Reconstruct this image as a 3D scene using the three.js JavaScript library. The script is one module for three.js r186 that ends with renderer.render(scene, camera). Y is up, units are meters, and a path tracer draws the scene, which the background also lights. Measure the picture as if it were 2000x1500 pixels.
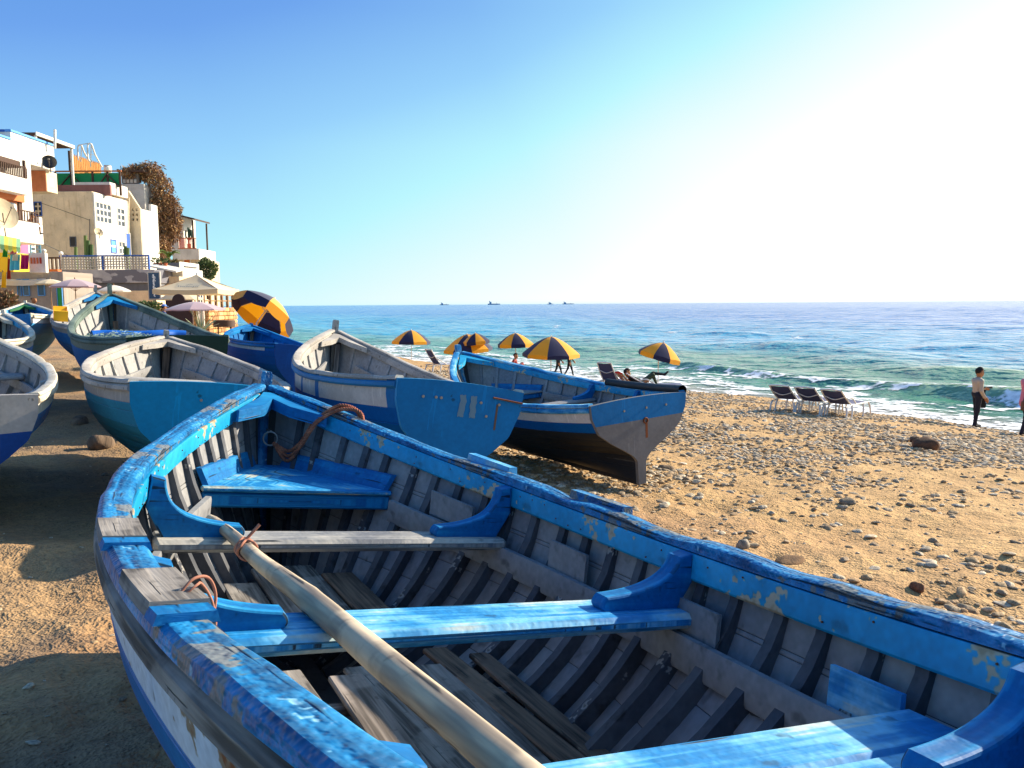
import * as THREE from 'three';
import { toCreasedNormals, mergeGeometries, mergeVertices } from 'three/addons/utils/BufferGeometryUtils.js';
import { MarchingCubes } from 'three/addons/objects/MarchingCubes.js';

// ---------------------------------------------------------------- camera, sky, sun, exposure
const scene = new THREE.Scene();
const EYE = 1.9, FPX = 1600, PITCH = Math.atan(156 / 1600), ROLL = 0.0069;
const camera = new THREE.PerspectiveCamera(2 * Math.atan(750 / FPX) * 180 / Math.PI, 4 / 3, 0.05, 60000);
camera.position.set(0, EYE, 0);
camera.rotation.order = 'YXZ';
camera.rotation.set(-PITCH, 0, -ROLL);
scene.add(camera);
const renderer = new THREE.WebGLRenderer({ antialias: true });
renderer.toneMapping = THREE.LinearToneMapping;
const EXPOSURE = 2.0;
renderer.toneMappingExposure = EXPOSURE;
renderer.shadowMap.enabled = true;

const SUN_AZ = 60 * Math.PI / 180, SUN_EL = 25 * Math.PI / 180;
const sunDir = new THREE.Vector3(Math.sin(SUN_AZ) * Math.cos(SUN_EL), Math.sin(SUN_EL), -Math.cos(SUN_AZ) * Math.cos(SUN_EL));
const sun = new THREE.DirectionalLight(0xfff0d8, 5);
sun.position.copy(sunDir).multiplyScalar(90).add(new THREE.Vector3(-6, 0, -22));
sun.target.position.set(-6, 0, -22);
sun.castShadow = true;
sun.shadow.mapSize.set(4096, 4096);
Object.assign(sun.shadow.camera, { left: -60, right: 60, top: 60, bottom: -60, near: 1, far: 220 });
scene.add(sun, sun.target);

const clamp = (x, a = 0, b = 1) => Math.min(b, Math.max(a, x));
const sstep = (a, b, x) => { const t = clamp((x - a) / (b - a)); return t * t * (3 - 2 * t); };
const lerp = (a, b, t) => a + (b - a) * t;
function interp(x, xs, ys) {
  if (x <= xs[0]) return ys[0];
  for (let i = 1; i < xs.length; i++) if (x <= xs[i]) return lerp(ys[i - 1], ys[i], (x - xs[i - 1]) / (xs[i] - xs[i - 1]));
  return ys[ys.length - 1];
}
{ // clear afternoon air: blue away from the sun, a wide white glow round it, paler to the horizon
  const W = 1024, Hh = 512, data = new Float32Array(W * Hh * 4), d = new THREE.Vector3();
  for (let j = 0; j < Hh; j++) for (let i = 0; i < W; i++) {
    const th = (j + 0.5) / Hh * Math.PI, ph = ((i + 0.5) / W - 0.5) * 2 * Math.PI;
    // equirect: u = atan2(z, x)/(2pi)+.5
    const y = -Math.cos(th), r = Math.sin(th);
    d.set(Math.cos(ph) * r, y, Math.sin(ph) * r);
    const ang = Math.acos(clamp(d.dot(sunDir), -1, 1)) * 180 / Math.PI, el = Math.asin(clamp(y, -1, 1)) * 180 / Math.PI;
    const t = interp(ang, [0, 12, 26, 44, 48, 58, 75, 90, 180], [2.4, 1.7, 1.12, 0.68, 0.6, 0.35, 0.1, 0, -0.08]) + interp(el, [0, 5, 10.5, 19, 30, 90], [0.66, 0.46, 0.25, -0.2, -0.42, -0.7]);
    const T = [-0.8, -0.2, 0, 0.35, 0.6, 0.8, 1, 3];
    const c = [interp(t, T, [0.06, 0.125, 0.16, 0.31, 0.50, 0.80, 1.05, 3]), interp(t, T, [0.17, 0.33, 0.38, 0.64, 0.93, 0.99, 1.05, 3]), interp(t, T, [0.48, 0.78, 0.86, 0.98, 1.0, 1.0, 1.04, 2.9])];
    for (let k = 0; k < 3; k++) data[(j * W + i) * 4 + k] = c[k] / EXPOSURE;
    data[(j * W + i) * 4 + 3] = 1;
  }
  const t = new THREE.DataTexture(data, W, Hh, THREE.RGBAFormat, THREE.FloatType);
  t.mapping = THREE.EquirectangularReflectionMapping; t.magFilter = THREE.LinearFilter; t.minFilter = THREE.LinearFilter; t.needsUpdate = true;
  scene.background = t; scene.environment = t;
}

// ---------------------------------------------------------------- helpers
const V = (x, y, z) => new THREE.Vector3(x, y, z);
function RNG(seed) { let a = seed >>> 0; return () => { a |= 0; a = a + 0x6D2B79F5 | 0; let t = Math.imul(a ^ a >>> 15, 1 | a); t = t + Math.imul(t ^ t >>> 7, 61 | t) ^ t; return ((t ^ t >>> 14) >>> 0) / 4294967296; }; }
const hash2 = (x, y, s = 0) => { let h = Math.imul(x | 0, 374761393) + Math.imul(y | 0, 668265263) + Math.imul(s | 0, 1274126177); h = Math.imul(h ^ h >>> 13, 1274126177); return ((h ^ h >>> 16) >>> 0) / 4294967296; };
function vnoise(x, y, s = 0, per = 0) {
  const xi = Math.floor(x), yi = Math.floor(y), fx = x - xi, fy = y - yi;
  const u = fx * fx * (3 - 2 * fx), v = fy * fy * (3 - 2 * fy);
  const m = per ? (k => ((k % per) + per) % per) : (k => k);
  const a = hash2(m(xi), m(yi), s), b = hash2(m(xi + 1), m(yi), s), c = hash2(m(xi), m(yi + 1), s), d = hash2(m(xi + 1), m(yi + 1), s);
  return lerp(lerp(a, b, u), lerp(c, d, u), v);
}
function fbm(x, y, s = 0, o = 4) { let f = 0, a = 0.5, n = 0; for (let i = 0; i < o; i++) { f += a * vnoise(x, y, s + i); n += a; a *= 0.5; x *= 2.03; y *= 2.03; } return f / n; }
// photo pixel -> world: point at a given depth in front of the camera, or on a plane of constant x
function ray(px, py) {
  const u = px - 1000, v = py - 750, u0 = u * Math.cos(ROLL) - v * Math.sin(ROLL), v0 = v * Math.cos(ROLL) + u * Math.sin(ROLL);
  const a = u0 / FPX, b = -v0 / FPX, c = Math.cos(PITCH), s = Math.sin(PITCH);
  return V(a, b * c - s, -(c + b * s));
}
function at(px, py, depth) { const r = ray(px, py); return r.multiplyScalar(depth / -r.z).add(V(0, EYE, 0)); }
function atX(px, py, x) { const r = ray(px, py); return r.multiplyScalar(x / r.x).add(V(0, EYE, 0)); }

const used = new Map();
function numbered(n) { const k = used.get(n) || 0; used.set(n, k + 1); return k ? n + '_' + String(k).padStart(3, '0') : n; }
function shadow(o) { o.traverse(m => { if (m.isMesh) { m.castShadow = true; m.receiveShadow = true; } }); return o; }
function thing(name, label, category, group, pos = [0, 0, 0], turn = 0) {
  const o = new THREE.Group(); o.name = numbered(name); o.position.set(...pos); o.rotation.y = turn;
  o.userData = { label, category }; if (group) o.userData.group = group;
  scene.add(o); return o;
}
function part(name, geo, mat, parent) {
  const m = new THREE.Mesh(geo, mat); m.name = name; m.castShadow = m.receiveShadow = true;
  parent.add(m); return m;
}
function solo(name, geo, mat, label, category, group) {
  const m = part(numbered(name), geo, mat, scene); m.userData = { label, category }; if (group) m.userData.group = group; return m;
}
function struct(name, geo, mat) { const m = part(numbered(name), geo, mat, scene); m.userData = { kind: 'structure' }; return m; }

// geometry from loose triangles with uv (metres) and optional colours
class MB {
  constructor() { this.p = []; this.u = []; this.c = []; }
  tri(a, b, c, ua, ub, uc, col) {
    this.p.push(a.x, a.y, a.z, b.x, b.y, b.z, c.x, c.y, c.z); this.u.push(...ua, ...ub, ...uc);
    if (col) for (let i = 0; i < 3; i++) this.c.push(...col);
  }
  quad(a, b, c, d, ua, ub, uc, ud, col) { this.tri(a, b, c, ua, ub, uc, col); this.tri(a, c, d, ua, uc, ud, col); }
  geo(crease = 0.6) {
    const g = new THREE.BufferGeometry();
    g.setAttribute('position', new THREE.Float32BufferAttribute(this.p, 3));
    g.setAttribute('uv', new THREE.Float32BufferAttribute(this.u, 2));
    if (this.c.length) g.setAttribute('color', new THREE.Float32BufferAttribute(this.c, 3));
    return crease ? toCreasedNormals(g, crease) : (g.computeVertexNormals(), g);
  }
}
// loft closed or open cross-sections (arrays of Vector3); uv: u along, v round
function loft(secs, { closed = true, caps = true, crease = 0.6, u0 = 0, v0 = 0, col = null } = {}) {
  const mb = new MB(), n = secs[0].length, m = closed ? n : n - 1; let u = u0;
  const vs = [v0]; for (let j = 0; j < m; j++) vs.push(vs[j] + secs[0][j].distanceTo(secs[0][(j + 1) % n]));
  const ctr = s => s.reduce((a, p) => a.add(p), V(0, 0, 0)).multiplyScalar(1 / s.length);
  for (let i = 0; i < secs.length - 1; i++) {
    const A = secs[i], B = secs[i + 1], u1 = u + ctr(A).distanceTo(ctr(B));
    for (let j = 0; j < m; j++) {
      const k = (j + 1) % n;
      mb.quad(A[j], B[j], B[k], A[k], [u, vs[j]], [u1, vs[j]], [u1, vs[j + 1]], [u, vs[j + 1]], col && col(i, j));
    }
    u = u1;
  }
  if (caps && closed) for (const [s, uu] of [[secs[0], u0], [secs[secs.length - 1], u]]) {
    const c = ctr(s);
    for (let j = 0; j < n; j++) { const k = (j + 1) % n; mb.tri(c, s[j], s[k], [uu, 0], [uu + s[j].distanceTo(c), 0.02], [uu + s[k].distanceTo(c), 0.05], col && col(0, j)); }
  }
  return mb.geo(crease);
}
// chamfered box centred at (x,y,z)
function cbox(w, h, d, x = 0, y = 0, z = 0, b = 0.006, uvRot = false) {
  b = Math.min(b, w * 0.3, h * 0.3, d * 0.3);
  const ring = (xx, ins) => { const hy = h / 2 - ins, hz = d / 2 - ins, k = b - ins * 0; const kk = Math.min(b, hy * 0.5, hz * 0.5);
    return [[-hy, -hz + kk], [-hy + kk, -hz], [hy - kk, -hz], [hy, -hz + kk], [hy, hz - kk], [hy - kk, hz], [-hy + kk, hz], [-hy, hz - kk]].map(([p, q]) => V(x + xx, y + p, z + q)); };
  const g = loft([ring(-w / 2, b), ring(-w / 2 + b, 0), ring(w / 2 - b, 0), ring(w / 2, b)], { crease: 0.5, u0: (x * 7.3) % 1, v0: (z * 3.1 + y * 1.7) % 1 });
  if (uvRot) { const uv = g.attributes.uv; for (let i = 0; i < uv.count; i++) uv.setXY(i, uv.getY(i), uv.getX(i)); }
  return g;
}
function xf(geo, { r = [0, 0, 0], t = [0, 0, 0], s = [1, 1, 1], order = 'XYZ' } = {}) {
  const m = new THREE.Matrix4().compose(V(...t), new THREE.Quaternion().setFromEuler(new THREE.Euler(...r, order)), V(...s)); geo.applyMatrix4(m); return geo;
}
// bar between two points with rectangular or round section
function bar(a, b, w, h = w, sides = 4, up = V(0, 1, 0)) {
  const d = b.clone().sub(a).normalize(); let s = new THREE.Vector3().crossVectors(d, up); if (s.lengthSq() < 1e-6) s = V(1, 0, 0); s.normalize();
  const n = new THREE.Vector3().crossVectors(s, d);
  const sec = p => { const o = []; for (let k = 0; k < sides; k++) { const t = (k + (sides === 4 ? 0.5 : 0)) / sides * 2 * Math.PI, q = sides === 4 ? Math.SQRT1_2 : 0.5; o.push(p.clone().addScaledVector(s, Math.cos(t) * w * q).addScaledVector(n, Math.sin(t) * h * q)); } return o; };
  return loft([sec(a), sec(b)], { crease: sides === 4 ? 0.5 : 1.2 });
}
function tube(pts, r, seg = 24, sides = 8, closed = false) {
  const c = new THREE.CatmullRomCurve3(pts, closed); const g = new THREE.TubeGeometry(c, seg, r, sides, closed);
  const L = c.getLength(), uv = g.attributes.uv; for (let i = 0; i < uv.count; i++) uv.setXY(i, uv.getX(i) * L, uv.getY(i) * r * 6.28);
  return g.toNonIndexed();
}
const merge = gs => mergeGeometries(gs.map(g => { g = g.index ? g.toNonIndexed() : g; for (const k of Object.keys(g.attributes)) if (!['position', 'normal', 'uv', 'color'].includes(k)) g.deleteAttribute(k); return g; }));

// ---------------------------------------------------------------- textures
const TS = 512;
function field(freqX, freqY, oct, seed) { // tileable fbm field 0..1 (normalised)
  const f = new Float32Array(TS * TS); let mn = 9, mx = -9;
  for (let j = 0; j < TS; j++) for (let i = 0; i < TS; i++) {
    let a = 0.5, s = 0, fx = freqX, fy = freqY;
    for (let o = 0; o < oct; o++) {
      const x = i / TS * fx, y = j / TS * fy, xi = Math.floor(x), yi = Math.floor(y), u0 = x - xi, v0 = y - yi, u = u0 * u0 * (3 - 2 * u0), v = v0 * v0 * (3 - 2 * v0);
      const h = (p, q) => hash2(((p % fx) + fx) % fx, ((q % fy) + fy) % fy, seed + o * 17);
      s += a * lerp(lerp(h(xi, yi), h(xi + 1, yi), u), lerp(h(xi, yi + 1), h(xi + 1, yi + 1), u), v);
      a *= 0.5; fx *= 2; fy *= 2;
    }
    f[j * TS + i] = s; mn = Math.min(mn, s); mx = Math.max(mx, s);
  }
  for (let i = 0; i < f.length; i++) f[i] = (f[i] - mn) / (mx - mn);
  return f;
}
const FA = field(4, 4, 6, 1), FB = field(9, 9, 6, 2), FC = field(28, 28, 4, 3), FD = field(90, 90, 2, 4), FG = field(3, 70, 4, 5), FH = field(2, 24, 5, 6);
const smp = (f, i, j) => f[((j % TS + TS) % TS) * TS + ((i % TS + TS) % TS)];
let texCount = 0;
function dtex(fn, srgb, rep = 1) { // fn(i,j) -> [r,g,b] 0..1 (display values when srgb) or a number
  const d = new Uint8Array(TS * TS * 4);
  for (let j = 0; j < TS; j++) for (let i = 0; i < TS; i++) {
    const c = fn(i, j), k = (j * TS + i) * 4;
    if (typeof c === 'number') d[k] = d[k + 1] = d[k + 2] = clamp(c) * 255; else { d[k] = clamp(c[0]) * 255; d[k + 1] = clamp(c[1]) * 255; d[k + 2] = clamp(c[2]) * 255; }
    d[k + 3] = 255;
  }
  const t = new THREE.DataTexture(d, TS, TS, THREE.RGBAFormat); t.wrapS = t.wrapT = THREE.RepeatWrapping;
  t.magFilter = THREE.LinearFilter; t.minFilter = THREE.LinearMipmapLinearFilter; t.generateMipmaps = true;
  if (srgb) t.colorSpace = THREE.SRGBColorSpace; t.repeat.set(rep, rep); t.needsUpdate = true; texCount++; return t;
}
const hex = h => [(h >> 16 & 255) / 255, (h >> 8 & 255) / 255, (h & 255) / 255];
const mix3 = (a, b, t) => [lerp(a[0], b[0], t), lerp(a[1], b[1], t), lerp(a[2], b[2], t)];
// worn paint: base coat with tonal drift, an under-coat showing in chips, bare wood in the deepest ones, fine dirt specks
function wornPaint({ base, alt = base, under = 0xb9a98c, wood = 0x8d7a62, chip = 0.3, drift = 0.5, dirt = 0.2, rep = 1, seed = 0, rough = 0.6, bump = 0.004, clear = 0, streak = 0 }) {
  const b = hex(base), a = hex(alt), u = hex(under), w = hex(wood), o = seed * 71;
  const chipAt = (i, j) => { const n = smp(FA, i + o, j + 3 * o) * 0.22 + smp(FB, i + 2 * o, j - o) * 0.33 + smp(FC, i - o, j + o) * 0.3 + smp(FD, i + o, j) * 0.15; return (n - 0.5) * 1.25 + 0.5; };
  const T = 1 - chip;
  const map = dtex((i, j) => {
    let c = mix3(b, a, clamp((smp(FA, i + 2 * o, j - o) - 0.5) * 2 * drift + 0.5 * drift));
    const n = chipAt(i, j), k = sstep(T, T + 0.025, n);
    const s = smp(FD, i, j + o);
    c = c.map(x => x * (1 + (s - 0.5) * 0.16));
    if (streak) c = mix3(c, u, streak * sstep(0.62, 0.8, smp(FG, j + o, i)));
    c = mix3(c, mix3(u, w, sstep(T + 0.05, T + 0.12, n)), k);
    const d = sstep(0.7, 0.9, smp(FC, i + 5 * o, j + 50)) * dirt; return mix3(c, [0.12, 0.11, 0.10], d);
  }, true, rep);
  const bm = dtex((i, j) => 0.55 + 0.3 * (smp(FC, i + o, j) - 0.5) + 0.15 * (smp(FB, i, j + o) - 0.5) - 0.3 * sstep(T, T + 0.025, chipAt(i, j)), false, rep);
  const m = new THREE.MeshPhysicalMaterial({ map, bumpMap: bm, bumpScale: bump, roughness: rough, clearcoat: clear, clearcoatRoughness: 0.35, specularIntensity: 0.5 });
  return m;
}
// thick, many times repainted coat: streaky navy to light blue, ridged, with bare grey patches
function thickPaint() {
  const v = (i, j) => smp(FB, i, j) * 0.3 + smp(FC, i, j) * 0.35 + smp(FG, i, j + 60) * 0.35;
  const map = dtex((i, j) => { const n = v(i, j), m = smp(FA, i + 130, j); let c = mix3(hex(0x08426e), hex(0x1676ae), sstep(0.28, 0.62, n)); c = mix3(c, hex(0x5fa6d4), sstep(0.58, 0.78, n) * 0.8); c = mix3(c, hex(0xa9cadb), sstep(0.7, 0.78, smp(FC, i + 33, j + 77) * 0.6 + smp(FD, i, j) * 0.4) * 0.7); c = mix3(c, hex(0x6b6f72), sstep(0.66, 0.7, m * 0.55 + smp(FC, i, j + 211) * 0.45)); return mix3(c, [0.05, 0.06, 0.08], 0.6 * sstep(0.72, 0.8, smp(FG, i + 200, j))); }, true, 0.85);
  const bm = dtex((i, j) => v(i, j) * 0.7 + 0.3 * smp(FD, i, j) - 0.25 * sstep(0.72, 0.8, smp(FG, i + 200, j)), false, 0.85);
  return new THREE.MeshPhysicalMaterial({ map, bumpMap: bm, bumpScale: 0.022, roughness: 0.42, specularIntensity: 0.7 });
}
// paint rubbed thin by feet and sun: streaks of blue, pale blue and bare priming along the grain
function scuffedPaint(blue, pale, prime, seed, rub) {
  const o = seed * 61, v = (i, j) => smp(FG, i + o, j) * 0.4 + smp(FH, i - o, j + o) * 0.25 + smp(FB, i + o, j + o) * 0.35;
  const map = dtex((i, j) => { const n = v(i, j) + (smp(FA, i, j + o) - 0.5) * 0.35 + rub; let c = mix3(hex(blue), hex(pale), sstep(0.38, 0.6, n)); c = mix3(c, hex(prime), sstep(0.62, 0.74, n) * 0.85); c = c.map(x => x * (0.92 + 0.16 * smp(FD, i, j))); return mix3(c, [0.07, 0.1, 0.13], 0.75 * sstep(0.8, 0.86, smp(FG, i + 300 + o, j + 31)) + 0.3 * sstep(0.75, 0.9, smp(FC, i, j + o))); }, true, 0.8);
  const bm = dtex((i, j) => v(i, j) * 0.7 + 0.2 * smp(FD, i, j) - 0.3 * sstep(0.8, 0.86, smp(FG, i + 300 + o, j + 31)), false, 0.8);
  return new THREE.MeshPhysicalMaterial({ map, bumpMap: bm, bumpScale: 0.007, roughness: 0.6, specularIntensity: 0.5 });
}
function woodMat({ base, dark, rep = 1, seed = 0, rough = 0.85, bump = 0.003, crack = 0.5 }) {
  const b = hex(base), d = hex(dark), o = seed * 53;
  const v = (i, j) => smp(FG, i + o, j + o) * 0.7 + smp(FH, i, j + 2 * o) * 0.3;
  const map = dtex((i, j) => { let c = mix3(d, b, sstep(0.2, 0.75, v(i, j))); c = mix3(c, b.map(x => Math.min(1, x * 1.25)), 0.5 * sstep(0.55, 0.8, smp(FA, i + o, j))); return mix3(c, [0.07, 0.06, 0.05], crack * sstep(0.78, 0.86, smp(FG, i - o, j + 9 * o)) + 0.25 * sstep(0.72, 0.9, smp(FC, i + o, j))); }, true, rep);
  const bm = dtex((i, j) => v(i, j) * 0.8 - 0.4 * sstep(0.78, 0.86, smp(FG, i - o, j + 9 * o)) + 0.2, false, rep);
  return new THREE.MeshStandardMaterial({ map, bumpMap: bm, bumpScale: bump, roughness: rough });
}
function plain(c, rough = 0.7, extra = {}) { return new THREE.MeshStandardMaterial({ color: c, roughness: rough, ...extra }); }
function plaster(c, seed = 0, stain = 0.25, rep = 0.35) {
  const b = hex(c), o = seed * 91;
  const map = dtex((i, j) => { let q = b.map(x => x * (0.93 + 0.12 * smp(FA, i + o, j + o)) * (0.97 + 0.06 * smp(FD, i, j))); const st = sstep(0.58, 0.85, smp(FH, j + o, i + 2 * o)) * 0.5 + sstep(0.62, 0.9, smp(FB, i - o, j)) * 0.5; return mix3(q, [q[0] * 0.72, q[1] * 0.66, q[2] * 0.58], st * stain); }, true, rep);
  const bm = dtex((i, j) => smp(FC, i + o, j) * 0.5 + smp(FA, i, j + o) * 0.5, false, rep);
  return new THREE.MeshStandardMaterial({ map, bumpMap: bm, bumpScale: 0.02, roughness: 0.9 });
}
// ---------------------------------------------------------------- ground, sea
const SEA = -2.3;
const shoreS = (x, z) => 27.9 - (0.833 * x - 0.554 * z);       // metres inland of the waterline
const shoreA = (x, z) => -(0.554 * x + 0.833 * z);             // metres along the shore, away from the camera
function ground0(x, z) {
  const s = shoreS(x, z), d = -z;
  const a = shoreA(x, z);
  const sw = s + 0.5 * Math.sin(a * 0.35) + 0.3 * Math.sin(a * 0.9 + 1);
  let g = interp(lerp(sw, s, sstep(1, 8, s)), [-60, -20, 0, 2, 6, 12, 21, 28, 34, 60], [-9, -4.2, SEA - 0.02, -1.9, -1.45, -0.95, -0.35, 0, 0.12, 0.5]);
  g += 0.03 * clamp(d - 9, 0, 40) * sstep(20, 25, s);
  return g;
}
function ground(x, z) {
  const s = shoreS(x, z), r = Math.hypot(x, z), k = sstep(0, 4, s), f = clamp(12 / (r + 4), 0.15, 1);
  return ground0(x, z) + k * ((fbm(x * 0.35, z * 0.35, 11, 3) - 0.5) * 0.16 + (fbm(x * 1.7, z * 1.7, 12, 3) - 0.5) * 0.10 * (0.4 + f) + (fbm(x * 6, z * 6, 13, 2) - 0.5) * 0.05 * f);
}
{
  const rows = [], cols = [];
  for (let r = 0.45; r < 160; r *= 1.0165) rows.push(r);
  for (let a = -125; a <= 125; a += (Math.abs(a) < 40 ? 0.28 : 1.6)) cols.push(a * Math.PI / 180);
  const p = [], uv = [], c = [], idx = [];
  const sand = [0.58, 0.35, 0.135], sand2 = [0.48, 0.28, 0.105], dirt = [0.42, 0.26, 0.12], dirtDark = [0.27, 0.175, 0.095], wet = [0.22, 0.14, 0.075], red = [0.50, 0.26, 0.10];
  for (const r of rows) for (const a of cols) {
    const x = Math.sin(a) * r, z = -Math.cos(a) * r; p.push(x, ground(x, z), z); uv.push(x, z);
    const s = shoreS(x, z), n = fbm(x * 0.5, z * 0.5, 21, 4), n2 = fbm(x * 2.2, z * 2.2, 22, 3);
    let q = mix3(sand, sand2, sstep(0.35, 0.7, n2));
    // trodden earth between the hauled-out boats, with redder drifts of sand over it
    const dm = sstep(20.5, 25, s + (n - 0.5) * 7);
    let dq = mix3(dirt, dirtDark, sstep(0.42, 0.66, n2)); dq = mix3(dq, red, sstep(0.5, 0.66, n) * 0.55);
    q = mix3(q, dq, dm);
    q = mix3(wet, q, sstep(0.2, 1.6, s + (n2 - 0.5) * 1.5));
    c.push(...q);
  }
  const nc = cols.length;
  for (let i = 0; i < rows.length - 1; i++) for (let j = 0; j < nc - 1; j++) { const k = i * nc + j; idx.push(k, k + 1, k + nc, k + 1, k + nc + 1, k + nc); }
  const g = new THREE.BufferGeometry();
  g.setAttribute('position', new THREE.Float32BufferAttribute(p, 3)); g.setAttribute('uv', new THREE.Float32BufferAttribute(uv, 2)); g.setAttribute('color', new THREE.Float32BufferAttribute(c, 3));
  g.setIndex(idx); g.computeVertexNormals();
  const grain = dtex((i, j) => { const v = 0.82 + 0.22 * smp(FC, i, j) + 0.22 * (smp(FD, i, j) - 0.5); const k = sstep(0.74, 0.8, smp(FD, i + 200, j + 90)); return mix3([v, v, v], [0.55, 0.52, 0.5], k * 0.55); }, true, 0.8);
  const gb = dtex((i, j) => smp(FB, i, j) * 0.55 + smp(FC, i, j) * 0.3 + smp(FD, i, j) * 0.25, false, 0.8);
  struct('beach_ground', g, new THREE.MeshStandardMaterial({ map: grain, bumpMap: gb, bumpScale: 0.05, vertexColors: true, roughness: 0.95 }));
}
// far land behind the town, under the houses
// sea
const waves = []; { const R = RNG(5); for (const [L, A, n] of [[34, 0.09, 2], [19, 0.07, 3], [10, 0.045, 4], [5.5, 0.028, 6], [3.0, 0.017, 7], [1.6, 0.009, 7]]) for (let k = 0; k < n; k++) { const th = Math.atan2(-0.554, 0.833) + Math.PI + (R() - 0.5) * 1.5; waves.push([Math.cos(th) * 2 * Math.PI / L / (0.8 + 0.4 * R()), Math.sin(th) * 2 * Math.PI / L / (0.8 + 0.4 * R()), A / Math.sqrt(n) * 1.3, R() * 6.28, L]); } }
const breakers = [ // [distance off the waterline, height, half-width back, half-width front, along-shore start, end]
  [9.2, 0.52, 2.2, 0.85, 6, 42], [19, 0.25, 2.5, 1.4, 14, 33], [33, 0.2, 3.5, 2.2, 36, 90], [27, 0.16, 3, 2, 0, 26], [58, 0.3, 5, 3, 60, 140], [46, 0.18, 4, 3, 10, 60]];
function breakerH(x, z) {
  const o = -shoreS(x, z), a = shoreA(x, z); let h = 0;
  for (const [d, A, wb, wf, a0, a1] of breakers) {
    const dd = d + 0.9 * Math.sin(a * 0.13 + d) + 0.4 * Math.sin(a * 0.37 + 2 * d), t = o - dd;
    const env = sstep(a0 - 6, a0 + 6, a) * sstep(a1 + 8, a1 - 8, a) * (0.8 + 0.35 * Math.sin(a * 0.3 + d * 1.7));
    h += A * env * Math.exp(-Math.pow(t / (t > 0 ? wb : wf), 2));
  }
  return h;
}
function seaY(x, z, step) {
  const o = -shoreS(x, z); let y = 0; const k = sstep(-1, 14, o) * 0.9 + 0.1;
  for (const [kx, kz, A, ph, L] of waves) { const f = sstep(L * 0.5, L * 0.22, step); if (f > 0) y += A * f * k * Math.sin(kx * x + kz * z + ph); }
  y += breakerH(x, z);
  return SEA + y * sstep(-2, 2.5, o) + 0.015;
}
{
  const rows = [], cols = [];
  for (let r = 17; r < 30000; r *= (r < 700 ? 1.0085 : 1.05)) rows.push(r);
  rows.push(40000);
  for (let a = -100; a <= 110; a += (a > -24 && a < 42 ? 0.17 : 1.5)) cols.push(a * Math.PI / 180);
  const p = [], uv = [], c = [], idx = [], nc = cols.length;
  const deep = [0.0, 0.17, 0.50], mid = [0.0, 0.28, 0.50], shal = [0.05, 0.21, 0.15], surf = [0.20, 0.20, 0.17];
  rows.forEach((r, ri) => cols.forEach(a => {
    const x = Math.sin(a) * r, z = -Math.cos(a) * r, o = -shoreS(x, z);
    p.push(x, seaY(x, z, r * 0.006), z); uv.push(x, z);
    const n = fbm(x * 0.03, z * 0.03, 31, 3) * 30 + fbm(x * 0.2, z * 0.2, 33, 2) * 6;
    let q = mix3(surf, shal, sstep(1, 5, o)); q = mix3(q, mid, sstep(14, 44, o + n - 15)); q = mix3(q, deep, sstep(40, 170, o + n - 15)); q = mix3(q, [0.20, 0.36, 0.21], 0.9 * sstep(0.06, 0.35, o < 30 ? breakerH(x, z) : 0)); c.push(...q);
  }));
  for (let i = 0; i < rows.length - 1; i++) for (let j = 0; j < nc - 1; j++) { const k = i * nc + j; idx.push(k, k + 1, k + nc, k + 1, k + nc + 1, k + nc); }
  const g = new THREE.BufferGeometry();
  g.setAttribute('position', new THREE.Float32BufferAttribute(p, 3)); g.setAttribute('uv', new THREE.Float32BufferAttribute(uv, 2)); g.setAttribute('color', new THREE.Float32BufferAttribute(c, 3));
  g.setIndex(idx); g.computeVertexNormals();
  const rip = dtex((i, j) => smp(FA, i, j) * 0.5 + smp(FB, i, j) * 0.35 + smp(FC, i, j) * 0.15, false, 1 / 14);
  struct('sea', g, new THREE.MeshPhysicalMaterial({ vertexColors: true, roughness: 0.14, bumpMap: rip, bumpScale: 1.0, ior: 1.33, specularIntensity: 0.75 }));
  // foam: lacy sheets of bubbles riding on the water, thick in the wash and on the breaking crests
  const A = new Uint8Array(TS * TS * 4);
  for (let j = 0; j < TS; j++) for (let i = 0; i < TS; i++) { const n = Math.abs(smp(FA, i, j) - 0.5) * 1.2 + Math.abs(smp(FB, i + 99, j) - 0.5) * 0.9, m = smp(FC, i, j); const k = (j * TS + i) * 4; A[k] = A[k + 1] = A[k + 2] = 255 * clamp(sstep(0.42, 0.12, n) * (0.65 + 0.6 * m)); A[k + 3] = 255; }
  const lace = (rep, seed) => { const t = new THREE.DataTexture(A, TS, TS, THREE.RGBAFormat); t.wrapS = t.wrapT = THREE.RepeatWrapping; t.magFilter = THREE.LinearFilter; t.repeat.set(rep, rep); t.offset.set(seed, seed * 2.3); t.needsUpdate = true; return t; };
  function foamSheet(a0, a1, o0, o1, na, no, keep, lift, mat) {
    const mb = new MB();
    const pt = (a, o) => { const s = -o, x = 0.833 * (27.9 - s) - 0.554 * a, z = -0.554 * (27.9 - s) - 0.833 * a; return V(x, 0, z); };
    const G = []; for (let i = 0; i <= na; i++) { G.push([]); for (let j = 0; j <= no; j++) { const a = lerp(a0, a1, i / na), o = lerp(o0, o1, j / no), q = pt(a, o); q.y = Math.max(seaY(q.x, q.z, 0.2), ground(q.x, q.z)) + lift; G[i].push([q, keep(a, o)]); } }
    for (let i = 0; i < na; i++) for (let j = 0; j < no; j++) { const c4 = [G[i][j], G[i + 1][j], G[i + 1][j + 1], G[i][j + 1]]; if (c4.every(k => k[1])) mb.quad(...c4.map(k => k[0]), ...c4.map(k => [k[0].x, k[0].z])); }
    return struct('sea_foam', mb.geo(0), mat);
  }
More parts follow.
